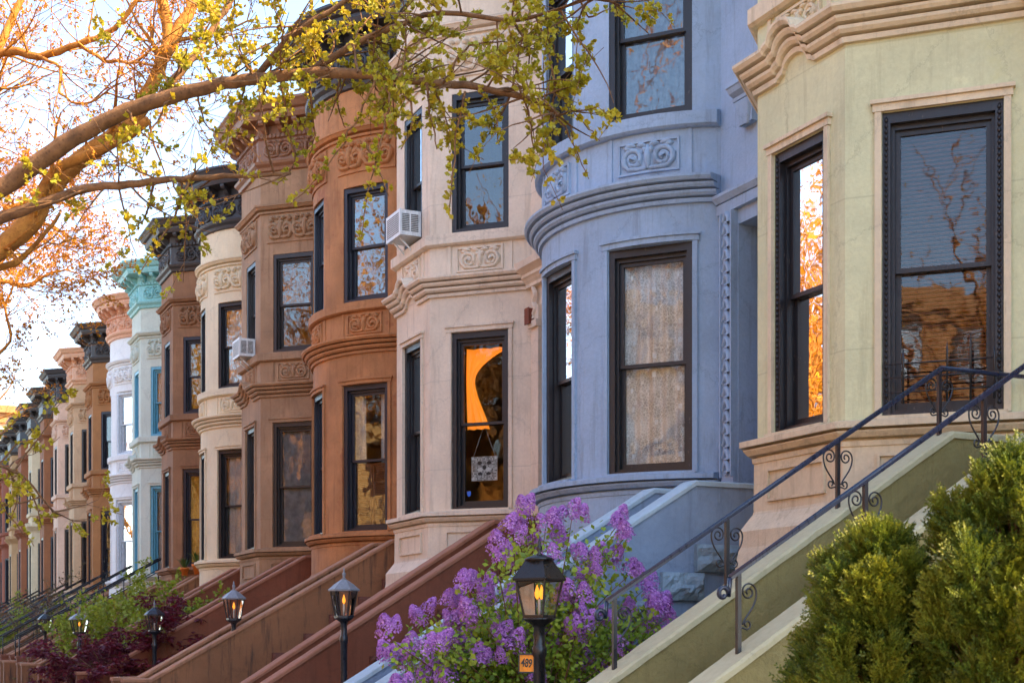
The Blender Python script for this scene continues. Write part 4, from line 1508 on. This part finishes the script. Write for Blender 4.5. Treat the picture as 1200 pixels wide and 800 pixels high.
def bark(name, c1, c2):
    if name in MATS: return MATS[name]
    m, nt, b = new_mat(name)
    L = nt.links.new
    tc = N(nt, 'ShaderNodeTexCoord')
    n1 = N(nt, 'ShaderNodeTexNoise', Scale=5.0, Detail=8.0, Roughness=0.75)
    L(tc.outputs['Object'], n1.inputs['Vector'])
    n2 = N(nt, 'ShaderNodeTexVoronoi', Scale=26.0)
    L(tc.outputs['Object'], n2.inputs['Vector'])
    c = mixc(nt, ramp(nt, n1.outputs[0], 0.35, 0.65), c1, c2)
    c = mixc(nt, ramp(nt, n2.outputs[0], 0.0, 0.35, 0.55, 0.0), c, tuple(x * 0.4 for x in c1))
    L(c, b.inputs['Base Color'])
    b.inputs['Roughness'].default_value = 0.9
    bp = N(nt, 'ShaderNodeBump', Strength=0.9, Distance=0.03)
    L(n1.outputs[0], bp.inputs['Height'])
    L(bp.outputs[0], b.inputs['Normal'])
    MATS[name] = m
    return m

BARK = bark('bark_brown', (0.10, 0.05, 0.022), (0.27, 0.14, 0.06))
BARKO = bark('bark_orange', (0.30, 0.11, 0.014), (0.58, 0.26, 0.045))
GINK = leafmat('ginkgo_leaf', (0.28, 0.28, 0.02), (0.50, 0.43, 0.025), (0.52, 0.39, 0.022), trans=0.4)

# ---- ginkgo: thick limb that crosses the picture
rng = random.Random(11)
def PD(lst, z0, z1):
    n = len(lst)
    return [at_depth(x, y, z0 + (z1 - z0) * i / max(1, n - 1)) for i, (x, y) in enumerate(lst)]
base = at_depth(-215, 700, 12.0)
tk = thing('ginkgo_tree', 'street tree whose thick limb with yellow green leaf tufts crosses the top of the picture', 'tree', (base.x, base.y, 0))
ORG = Vector((base.x, base.y, 0))
T, B = MB(), MB()
trunk = [Vector((base.x, base.y, -0.1)), Vector((base.x, base.y, 1.2)), Vector((base.x + .05, base.y - .05, 2.6)), at_depth(-190, 380, 12), at_depth(-205, 180, 12), at_depth(-240, -60, 12.2), at_depth(-260, -300, 12.5)]
def loc(path, o): return [p - o for p in path]
T.tube(loc(wig(trunk, rng, 0.01), ORG), [0.36 - 0.26 * k / 24.0 for k in range(25)], 14, 0)
nodes = []
def limb(lst, z0, z1, r0, r1, amp=0.012, n=12):
    p = wig(PD(lst, z0, z1), rng, amp)
    m_ = len(p)
    T.tube(loc(p, ORG), [(r0 + (r1 - r0) * (k / (m_ - 1)) ** 0.9) * (1 + 0.16 * noise.noise(Vector((k * 0.55, r0 * 90, 3.1)))) for k in range(m_)], n, 0)
    return p
l1 = limb([(-195, 330), (-100, 275), (0, 220), (50, 187), (100, 155), (150, 130), (200, 113), (250, 101), (300, 93), (360, 86), (420, 87), (470, 92), (520, 98), (570, 104), (625, 118), (655, 135)], 12.0, 10.6, 0.088, 0.018)
l2 = limb([(-195, 345), (-80, 280), (0, 255), (50, 238), (100, 222), (150, 216), (200, 211), (250, 208), (300, 206), (340, 203)], 12.0, 11.2, 0.057, 0.014)
l3 = limb([(185, 116), (222, 72), (250, 32), (275, -8), (290, -60)], 11.7, 12.2, 0.036, 0.02, n=8)
l4 = limb([(300, 92), (345, 40), (400, 5), (470, -40)], 11.3, 11.0, 0.035, 0.012, n=7)
l5 = limb([(360, 86), (430, 45), (520, 15), (600, 25), (640, 15), (705, -5)], 11.2, 10.4, 0.03, 0.008, n=7)
l6 = limb([(-195, 470), (-60, 520), (0, 545), (30, 560), (62, 600)], 12.0, 13.2, 0.03, 0.006, n=6)
twigs = []
def twig(lst, z0, z1, r0=0.012):
    p = wig(PD(lst, z0, z1), rng, 0.02, 5)
    m_ = len(p)
    B.tube(loc(p, ORG), [r0 * (1 - 0.7 * k / (m_ - 1)) for k in range(m_)], 4, 0, False)
    twigs.append(p)
    return p
for lst in ([(630, 20), (648, 80), (655, 110), (690, 150), (703, 165)], [(652, 95), (645, 140), (640, 178)], [(610, 105), (622, 150), (626, 205)], [(545, 108), (534, 170), (527, 255)],
            [(500, 98), (506, 140), (512, 175)], [(452, 92), (455, 130), (440, 190), (428, 240), (424, 285)], [(470, 100), (485, 140), (470, 175)], [(440, 95), (415, 145), (380, 200), (340, 240)], [(290, 95), (275, 140), (262, 185)],
            [(330, 92), (335, 140), (345, 190), (325, 215)], [(360, 90), (368, 150), (362, 185)], [(230, 105), (245, 150), (290, 160)],
            [(222, 212), (200, 260), (182, 290), (165, 318)], [(180, 214), (172, 250), (160, 270)], [(200, 211), (215, 235), (228, 250)], 
            [(200, 112), (180, 150), (165, 190)], [(150, 130), (170, 160), (205, 175)], [(255, 100), (235, 60), (230, 25)], [(300, 92), (280, 55), (300, 20)], [(640, 118), (668, 160), (690, 210)],
            [(520, 98), (545, 60), (580, 50), (640, 60)], [(470, 90), (480, 55), (520, 40)], [(420, 86), (415, 45), (440, 15)], [(340, 88), (325, 50), (335, 10)], [(600, 25), (620, 60), (615, 90)], [(640, 15), (645, 50), (655, 70)], [(680, 0), (690, 20), (715, 10)],
            [(560, 104), (580, 130), (585, 170)], [(400, 87), (395, 120), (405, 150)], [(430, 170), (445, 200), (455, 230)], [(380, 86), (390, 50), (385, 20)], 
            [(20, 553), (40, 585), (50, 620)], [(0, 545), (20, 520), (45, 512)], [(10, 550), (20, 580), (12, 610)], [(-20, 540), (0, 590), (40, 640)], [(-30, 530), (10, 500), (30, 480)]):
    za = 10.7 if lst[0][0] > 400 else (11.4 if lst[0][0] > 100 else 12.8)
    twig(lst, za, za + rng.uniform(-0.4, 0.5))
# free side shoots off the limbs
for path, n_, rng_px in ((l1, 46, (26, 60)), (l2, 12, (16, 40)), (l3, 12, (0, 16)), (l4, 14, (0, 12)), (l5, 26, (0, 20)), (l6, 8, (4, 16))):
    for _ in range(n_):
        i = rng.randint(min(rng_px[0], len(path) - 2), min(rng_px[1], len(path) - 1))
        nd = []
        d = rvec(rng); d.z = abs(d.z) * 0.6 if rng.random() < 0.6 else -abs(d.z)
        grow(B, path[i] - ORG, d, rng.uniform(0.35, 0.9), 0.011, 1, rng, nd, 0.2, 0.9, (2, 3), 0.2, 0.0028)
        twigs.append([a + ORG for a, _d in nd])
V, F = [], []
for p in twigs:
    cum = 0.0
    for a, b in zip(p, p[1:]):
        seg = (b - a).length
        if seg > 0.4: continue
        cum += seg
        while cum > 0.030:
            cum -= 0.030
            if rng.random() < 0.20: continue
            c = a.lerp(b, rng.random()) - ORG
            ax = rvec(rng); ax.z = ax.z * 0.5 + 0.25
            ax.normalize()
            c2 = c + ax * rng.uniform(0.01, 0.035)
            for k in range(rng.randint(4, 7)):
                d = (ax * 0.8 + rvec(rng) * 0.9).normalized()
                L = rng.uniform(0.030, 0.053)
                leaf_quad(V, F, c2, d, rvec(rng), L, L * rng.uniform(0.30, 0.45))
T.build('trunk', BARK, tk)
B.build('branches', BARK, tk)
m = MB(); m.add(V, F); m.build('crown', GINK, tk)

# ---- second street tree: orange lit bare limbs behind
rng = random.Random(23)
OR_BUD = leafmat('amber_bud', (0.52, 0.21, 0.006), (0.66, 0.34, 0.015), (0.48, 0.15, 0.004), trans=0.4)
def bare_tree(label, basepx, ZD, limbs, seed, sub, budn, lvl=2, L0=1.4, bud=0.026, cond=None):
    rng2 = random.Random(seed)
    b0 = at_depth(basepx, 700, ZD)
    r = thing('bare_tree', label, 'tree', (b0.x, b0.y, 0), 'budding street trees')
    O = Vector((b0.x, b0.y, 0))
    T, B = MB(), MB()
    T.tube([Vector((0, 0, -0.1)), Vector((0.02, 0, 1.0)), Vector((0.03, 0.02, 2.4)), at_depth(basepx, 330, ZD) - O], [0.36, 0.29, 0.27, 0.24], 12)
    nodes = []
    for (lst, r0, r1, za, zb, ns) in limbs:
        p = wig(PD(lst, za, zb), rng2, 0.02)
        k_ = len(p)
        T.tube(loc(p, O), [(r0 + (r1 - r0) * k / (k_ - 1)) * (1 + 0.2 * noise.noise(Vector((k * 0.6, r0 * 70, 1.7)))) for k in range(k_)], 10 if r0 > 0.05 else 6)
        for _ in range(ns):
            i = rng2.randint(k_ // 6, k_ - 1)
            ax = (p[i] - p[i - 1]).normalized()
            d = (ax * 0.7 + rvec(rng2) * 0.9 + Vector((0, 0, 0.15))).normalized()
            rr = (r0 + (r1 - r0) * i / (k_ - 1)) * 0.35
            grow(B, p[i] - O, d, L0 * rng2.uniform(0.6, 1.25), min(0.035, max(0.012, rr)), lvl, rng2, nodes, 0.15, 0.9, sub, 0.2, 0.0042)
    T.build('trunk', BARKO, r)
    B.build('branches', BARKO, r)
    V, F = [], []
    for (a, d) in nodes:
        for _ in range(budn):
            if rng2.random() < 0.45: continue
            c = a + rvec(rng2) * 0.05
            for k in range(3):
                L = bud * rng2.uniform(0.7, 1.4)
                leaf_quad(V, F, c, rvec(rng2), rvec(rng2), L, L * 0.38)
    if F:
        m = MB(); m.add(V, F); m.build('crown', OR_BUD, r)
    return r

bare_tree('orange lit bare street tree with thick forked limbs at the left edge', -150, 16.0, [
    ([(-150, 360), (-60, 330), (0, 292), (38, 258), (62, 218), (100, 182), (150, 150), (172, 112), (190, 72), (197, 30), (180, -30)], 0.14, 0.06, 16, 16.3, 9),
    ([(192, 66), (212, 30), (228, 5), (245, -40)], 0.085, 0.05, 16.2, 16.5, 4),
    ([(40, 252), (60, 205), (95, 185), (140, 165), (175, 140)], 0.065, 0.045, 16, 15.6, 4),
    ([(-120, 345), (-60, 200), (-30, 120), (0, 62), (45, 66), (92, 52), (132, 34), (165, -5)], 0.06, 0.025, 16, 15.4, 14),
    ([(-60, 200), (-20, 100), (20, 10), (40, -40)], 0.06, 0.03, 16, 16.4, 10),
    ([(92, 52), (120, 70), (150, 72), (190, 78)], 0.026, 0.012, 15.6, 15.2, 8),
    ([(45, 66), (70, 80), (72, 110), (100, 122), (125, 108)], 0.022, 0.010, 15.6, 15.2, 6),
    ([(-60, 330), (-20, 320), (30, 300), (70, 250)], 0.06, 0.02, 16, 16.6, 2),
], 31, (3, 5), 1, 2, 1.0, 0.034)
bare_tree('hazy tree of fine orange twigs left of the far cornices', -90, 27.0, [
    ([(-90, 420), (-50, 350), (0, 330), (30, 335), (55, 322), (80, 316)], 0.07, 0.02, 27, 27.5, 15),
    ([(-60, 400), (-20, 330), (20, 280), (50, 262), (85, 280)], 0.07, 0.02, 27, 28, 15),
    ([(-60, 400), (-20, 420), (12, 400), (6, 360), (18, 330)], 0.04, 0.02, 27, 26.5, 12),
    ([(-60, 350), (-10, 260), (40, 235), (80, 240)], 0.06, 0.02, 27, 28, 12),
    ([(-50, 300), (-20, 200), (-5, 110), (10, 60)], 0.06, 0.02, 27, 26, 12),
], 77, (4, 6), 2, 2, 1.15, 0.048)
bare_tree('small grey bare tree above the far end of the street', -40, 60.0, [
    ([(-30, 520), (-5, 475), (10, 455), (18, 440)], 0.06, 0.02, 60, 60, 9),
    ([(-30, 500), (0, 490), (20, 482)], 0.05, 0.02, 60, 60, 6),
], 5, (3, 4), 0, 2, 1.4)

# trees across the street: what the window glass mirrors
def far_tree(x, y, seed, label, dens=2):
    r2 = random.Random(seed)
    r = thing('bare_tree', label, 'tree', (x, y, 0), 'sunlit trees across the street mirrored in the windows')
    T, nodes = MB(), []
    T.tube([(0, 0, 0), (0, 0, 2), (0.1, 0, 4)], [0.24, 0.2, 0.17], 8)
    for k in range(8):
        a = k * 0.8 + r2.random()
        grow(T, Vector((0.05, 0, 2.6 + k * 0.2)), Vector((math.cos(a), math.sin(a), 1.3)), r2.uniform(3.6, 5.0), 0.12, 2, r2, nodes, 0.25, 0.85, (4, 6), 0.12, 0.012)
    T.build('trunk', BARKO, r)
    V, F = [], []
    for (a, d) in nodes:
        for _ in range(dens):
            if r2.random() < 0.3: continue
            L = r2.uniform(0.05, 0.10)
            leaf_quad(V, F, a + rvec(r2) * 0.3, rvec(r2), rvec(r2), L, L * 0.36)
    m = MB(); m.add(V, F); m.build('crown', OR_BUD, r)
    return r
ft = far_tree(-10.4, 2.0, 4, 'amber budding tree across the street, seen as a reflection in the windows', 3)
for i, (x, y, rz) in enumerate(((-10.5, -8.5, 1.0), (-10.8, 12.5, 2.2), (-10.6, 23, 3.9), (-10.8, 36.5, 5.0), (-10.5, 46, 0.6), (-10.4, 58, 2.9))):
    c = ft.copy(); COL.objects.link(c)
    c.location = (x, y, 0); c.rotation_euler = (0, 0, rz); c.scale = [(1.6, 1.9, 1.7, 1.85, 1.6, 1.5)[i]] * 3
    for ch in ft.children:
        d = ch.copy(); COL.objects.link(d); d.parent = c

for (x, y) in ((-9.8, 31.5), (-10.2, 40.5)):
    far_tree(x, y, int(y), 'dense amber tree across the street, seen as a reflection in the front windows', 16).scale = (1.75, 1.75, 1.75)

# ---- lilac
rng = random.Random(42)
LILB = Vector((6.15, 12.75, 0))
lil = thing('lilac_bush', 'lilac bush in full purple bloom beside the blue stoop', 'shrub', tuple(LILB))
PAN = [(621, 589), (670, 600), (652, 626), (624, 629), (601, 621), (580, 639), (595, 647), (549, 673), (569, 681), (530, 693), (543, 702), (574, 696), (559, 725), (605, 701), (592, 727), (488, 715), (455, 737), (478, 748), (520, 738), (507, 754), (458, 764), (481, 767), (520, 764), (488, 784), (507, 776), (520, 795), (608, 771), (611, 751),
       (725, 605), (735, 618), (709, 636), (712, 650), (689, 642), (696, 657), (680, 668), (676, 693), (744, 657), (754, 683), (767, 696), (771, 708), (782, 716), (736, 706), (710, 715), (678, 720), (665, 741), (673, 761), (666, 775), (689, 772), (718, 751), (733, 754), (709, 773), (665, 795), (640, 607), (612, 604), (556, 712), (536, 715), (470, 790), (640, 655), (660, 690), (700, 795), (570, 760), (545, 745)] + [(int(random.Random(k).uniform(480, 785)), int(random.Random(k + 50).uniform(725, 800))) for k in range(26)]
LIL1 = leafmat('lilac_flower', rgb(152, 80, 182), rgb(228, 174, 230), rgb(196, 122, 208), trans=0.25, rough=0.7, scale=6)
LILL = leafmat('lilac_leaf', (0.13, 0.22, 0.02), (0.32, 0.46, 0.04), (0.50, 0.56, 0.05), trans=0.4, scale=4)
def panicle(seed, L=0.2, Rb=0.062, n=260):
    r = random.Random(seed); V, F = [], []
    for k in range(n):
        t = r.random() ** 0.8
        a = r.random() * 6.283
        rad = Rb * (1 - t) ** 0.55 * (0.65 + 0.4 * r.random()) + 0.006
        c = Vector((rad * math.cos(a), rad * math.sin(a), t * L))
        nrm = Vector((math.cos(a), math.sin(a), 0.4 + r.uniform(-.5, .6))).normalized()
        u = nrm.orthogonal().normalized(); w = nrm.cross(u)
        s = r.uniform(0.009, 0.0145); ph = r.random() * 1.57
        for j in range(4):
            a2 = ph + j * math.pi / 2
            d = (u * math.cos(a2) + w * math.sin(a2) + nrm * 0.25).normalized()
            leaf_quad(V, F, c, d, nrm, s, s * 0.46)
    m = MB(); m.add(V, F)
    return m
protos = [panicle(s, 0.165 + 0.015 * s, 0.088 + 0.006 * s).build('flower_cluster', LIL1, lil) for s in range(3)]
S = MB(); V, F = [], []
ends = []
for i, (px, py) in enumerate(PAN):
    Y = 12.75 + rng.uniform(-0.55, 0.6)
    P = at_y(px, py + 8, Y)
    if P.z < 0.5: continue
    ends.append(P)
    for k in range(rng.choice((2, 2, 3, 3, 4))):
        o = protos[i % 3] if (i < 3 and k == 0) else protos[(i + k) % 3].copy()
        if not (i < 3 and k == 0): COL.objects.link(o); o.parent = lil
        dv = Vector((rng.uniform(-.7, .7), rng.uniform(-.7, .5), 1)).normalized()
        o.location = P - LILB + Vector((rng.uniform(-.09, .09), rng.uniform(-.05, .05), rng.uniform(-.11, .05)))
        o.rotation_euler = dv.to_track_quat('Z', 'Y').to_euler()
        sc = rng.uniform(0.8, 1.25); o.scale = (sc, sc, sc * rng.uniform(.8, 1.1))
stems = []
for k in range(11):
    a = k * 2 * math.pi / 11
    stems.append(Vector((0.22 * math.cos(a), 0.12 * math.sin(a), 0)))
for i, P in enumerate(ends):
    tip = P - LILB
    b = stems[i % 11]
    mid = b.lerp(tip, 0.5) + Vector((-(tip.x - b.x) * 0.22, 0, 0.12)) + rvec(rng) * 0.05
    path = wig([b, mid, tip], rng, 0.012, 6)
    S.tube(path, [0.018 - 0.0145 * k / (len(path) - 1) for k in range(len(path))], 5, 0, False)
    for k in range(100):
        t = rng.random() ** 0.5
        q = path[min(len(path) - 1, int((0.45 + 0.55 * t) * (len(path) - 1)))] + rvec(rng) * 0.19 * rng.random() ** 0.5
        d = (rvec(rng) + Vector((0, 0, -0.25)) + (q - path[-1]) * 0.5).normalized()
        L = rng.uniform(0.05, 0.085)
        leaf_quad(V, F, q, d, (rvec(rng) + Vector((-0.5, -0.6, 0.8))).normalized(), L, L * 0.33)
for k in range(5200):     # inner foliage low in the bush
    px, py = rng.uniform(500, 790), rng.uniform(680, 840)
    if py < 700 + (abs(px - 640) * 0.25): continue
    q = at_y(px, py, 12.85 + rng.uniform(-.5, .6)) - LILB
    L = rng.uniform(0.05, 0.085)
    leaf_quad(V, F, q, (rvec(rng) + Vector((0, 0, -0.3))).normalized(), (rvec(rng) + Vector((-0.5, -0.6, 0.8))).normalized(), L, L * 0.33)
S.build('stem', BARK, lil)
m = MB(); m.add(V, F); m.build('foliage', LILL, lil)

# ---- foreground conifers
CONI = leafmat('conifer', (0.035, 0.068, 0.006), (0.14, 0.185, 0.011), (0.20, 0.215, 0.013), trans=0.25, rough=0.6, scale=5)
CONID = leafmat('conifer_brown', (0.12, 0.08, 0.02), (0.24, 0.16, 0.04), trans=0.15)
def conifer(px, Y, X, lobes, seed, label, rad, height):
    r = random.Random(seed)
    P = Vector((X, Y, 0))
    o = thing('conifer_bush', label, 'shrub', tuple(P), 'clipped conifers in the front yard')
    T = MB(); V, F = [], []
    T.tube([(0, 0, 0), (0, 0, height * 0.8)], [0.05, 0.02], 7)
    heads = []; VD, FD = [], []
    for k in range(lobes):
        t = (k + 0.5) / lobes
        z = 0.25 + (height - 0.42) * t
        a = k * 2.39996 + r.uniform(-0.4, 0.4)
        prof = rad * max(0.0, 1 - t ** 2.6) ** 0.62
        rr = prof * r.uniform(0.72, 1.0) * (0.80 + 0.62 * noise.noise(Vector((math.cos(a) * 1.3 + seed, math.sin(a) * 1.3, z * 2.2))))
        heads.append((Vector((rr * math.cos(a), rr * math.sin(a), z)), r.choice((0.07, 0.10, 0.13, 0.165)) * (1.0 if t < .85 else 0.75)))
    heads.append((Vector((0, 0, height - 0.22)), 0.12))
    for k in range(13):          # odd leaders that stick out of the clipped outline
        a = r.random() * 6.283; t = r.uniform(0.55, 0.95)
        pr = rad * max(0.0, 1 - t ** 2.6) ** 0.62
        for q in range(3):
            heads.append((Vector((pr * 1.08 * math.cos(a), pr * 1.08 * math.sin(a), 0.22 + (height - 0.42) * t + 0.10 * q)), 0.08 - 0.018 * q))
    for c, hr in heads:
        hv = Vector((c.x, c.y, 0))
        out = ((hv.normalized() if hv.length > 0.01 else Vector((0, 0, 1))) * 0.55 + Vector((0, 0, 1.0))).normalized()
        T.tube([(0, 0, max(0.05, c.z - 0.35)), tuple(c * 0.55 + Vector((0, 0, 0.3 * c.z))), tuple(c)], [0.014, 0.009, 0.004], 3, 0, False)
        dead = r.random() < 0.008
        for j in range(74):                   # feathery sprays packed round one billow
            dv = rvec(r)
            if dv.dot(out) < -0.35: dv = -dv
            sb = c + Vector((dv.x * hr * 0.75, dv.y * hr * 0.75, dv.z * hr * 1.05)) * r.uniform(0.35, 1.0)
            sdir = (out * 0.8 + dv * 0.75 + rvec(r) * 0.3).normalized()
            sl = r.uniform(0.07, 0.13)
            nn = sdir.cross(rvec(r)).normalized()
            for q in range(6):
                tt = (q + 0.5) / 6
                pb = sb + sdir * sl * tt
                for sg in (-1, 1):
                    d = (sdir * 0.8 + nn * sg * 0.7 + rvec(r) * 0.3).normalized()
                    L = 0.031 * (1.1 - 0.5 * tt)
                    leaf_quad(*((VD, FD) if dead else (V, F)), pb, d, sdir.cross(nn), L, 0.0044)
            leaf_quad(*((VD, FD) if dead else (V, F)), sb + sdir * sl * 0.6, sdir, nn, sl * 0.5, 0.0045)
    T.build('stem', BARK, o)
    m = MB(); m.add(V, F); m.add(VD, FD, 1); m.build('foliage', [CONI, CONID], o)
A_ = at_depth(1030, 760, 6.9)
conifer(0, A_.y, A_.x, 150, 3, 'yellow green conifer bush, the lower left of the two before the olive stoop', 0.43, 2.22)
B_ = at_depth(1195, 760, 6.6)
conifer(0, B_.y, B_.x, 210, 8, 'taller dark green conifer bush cut off by the right edge of the picture', 0.52, 2.54)

# ---- burgundy maple and shrubs at the left
MAP = leafmat('maple_leaf', rgb(82, 18, 34), rgb(126, 32, 46), rgb(98, 24, 48), trans=0.35, scale=2)
YG = leafmat('shrub_leaf', (0.16, 0.22, 0.02), (0.38, 0.42, 0.03), (0.30, 0.36, 0.03), trans=0.4, scale=2)
BRN = leafmat('shrub_brown_leaf', (0.12, 0.07, 0.03), (0.22, 0.12, 0.05), (0.14, 0.13, 0.04), trans=0.3, scale=2)
def shrub(name, label, cat, P, w, h, mat, seed, n, leafL, stems=9, layer=False, group=None, dens=5):
    r = random.Random(seed)
    o = thing(name, label, cat, tuple(P), group)
    T, nodes = MB(), []
    for k in range(stems):
        a = k * 6.283 / stems + r.random() * 0.5
        d = Vector((math.cos(a) * w * 0.5, math.sin(a) * w * 0.5, h * r.uniform(0.65, 1.0)))
        grow(T, Vector((0.05 * math.cos(a), 0.05 * math.sin(a), 0)), d, d.length * 0.95, 0.024, 2, r, nodes, 0.0, 1.0, (3, 5), 0.16, 0.004)
    T.build('stem', BARK, o)
    V, F = [], []
    for (a, d) in nodes:
        for _ in range(dens):
            c = a + Vector((r.gauss(0, 0.09), r.gauss(0, 0.09), r.gauss(0, 0.035 if layer else 0.08)))
            if c.z < 0.1: continue
            for k in range(n):
                dd = rvec(r)
                if layer: dd.z = -abs(dd.z) * 0.6
                L = leafL * r.uniform(0.6, 1.3)
                leaf_quad(V, F, c, dd.normalized(), (rvec(r) + Vector((0, 0, 1.0))).normalized(), L, L * (0.16 if layer else 0.34))
    m = MB(); m.add(V, F); m.build('foliage', mat, o)
P = at_x(172, 790, 5.75); P.z = 0
shrub('maple_tree', 'low burgundy leaved maple spreading between the yard lamps', 'tree', P, 2.3, 1.75, MAP, 9, 5, 0.12, 16, True, dens=7)
P = at_x(196, 760, 6.6); P.z = 0
shrub('leafy_shrub', 'yellow green shrub behind the burgundy maple', 'shrub', P, 2.2, 2.45, YG, 14, 3, 0.10, 10, dens=5)
P = at_x(128, 760, 6.4); P.z = 0
shrub('leafy_shrub', 'bright green shrub rising over the maple by the small round lamp', 'shrub', P, 1.7, 2.3, YG, 15, 3, 0.10, 10, dens=5)
P = at_x(24, 760, 6.3); P.z = 0
shrub('leafy_shrub', 'green shrub at the left edge in front of the far railings', 'shrub', P, 2.9, 2.3, YG, 16, 3, 0.10, 10, dens=5)
P = at_x(72, 760, 6.9); P.z = 0
shrub('leafy_shrub', 'tall loose brownish shrub before the pink house', 'shrub', P, 2.6, 3.5, BRN, 17, 2, 0.085, 10, dens=2)
P = at_x(75, 790, 5.5); P.z = 0
shrub('leafy_shrub', 'low brown shrub over the yard wall by the thin lamp', 'shrub', P, 1.3, 0.9, BRN, 18, 2, 0.08, 9, dens=3)

# ------------------------------------------------------------------ light, sky, camera
SUN_EL, SUN_AZ = R(41), Vector((0.74, -0.67))
sd = bpy.data.lights.new('sun', 'SUN')
sd.energy = 4.5
sd.angle = R(0.5)
sd.color = (1.0, 0.70, 0.37)
so = bpy.data.objects.new('sun', sd)
COL.objects.link(so)
h = SUN_AZ.normalized()
tosun = Vector((h.x * math.cos(SUN_EL), h.y * math.cos(SUN_EL), math.sin(SUN_EL)))
so.rotation_euler = tosun.to_track_quat('Z', 'Y').to_euler()
w = bpy.data.worlds.new('World')
scene.world = w
w.use_nodes = True
nt = w.node_tree
bg = nt.nodes['Background']
sk = nt.nodes.new('ShaderNodeTexSky')
sk.sky_type = 'NISHITA'
sk.sun_disc = False
sk.sun_elevation = SUN_EL
sk.sun_rotation = math.atan2(tosun.x, tosun.y)
sk.air_density = 1.0
sk.dust_density = 1.0
sk.ozone_density = 1.0
nt.links.new(sk.outputs[0], bg.inputs[0])
bg.inputs[1].default_value = 0.15

cam = bpy.data.cameras.new('camera')
co = bpy.data.objects.new('camera', cam)
COL.objects.link(co)
co.location = (0, 0, CAMZ)
co.rotation_euler = (R(90), 0, -ALPHA)
cam.sensor_width = 36
cam.lens = 36 * FPX / W0
cam.shift_y = (HORIZON - 400) / W0
cam.clip_end = 3000
cam.dof.use_dof = True
cam.dof.focus_distance = 15.0
cam.dof.aperture_fstop = 4.0
scene.camera = co
scene.view_settings.view_transform = 'Standard'
scene.view_settings.look = 'None'
scene.view_settings.exposure = 2.15
scene.view_settings.gamma = 1.0
cy = scene.cycles
cy.max_bounces = 6
cy.diffuse_bounces = 3
cy.glossy_bounces = 3
cy.transmission_bounces = 4
cy.transparent_max_bounces = 12
cy.caustics_reflective = False
cy.caustics_refractive = False
cy.use_adaptive_sampling = True
cy.adaptive_threshold = 0.02
cy.use_denoising = True
cy.sample_clamp_indirect = 8.0
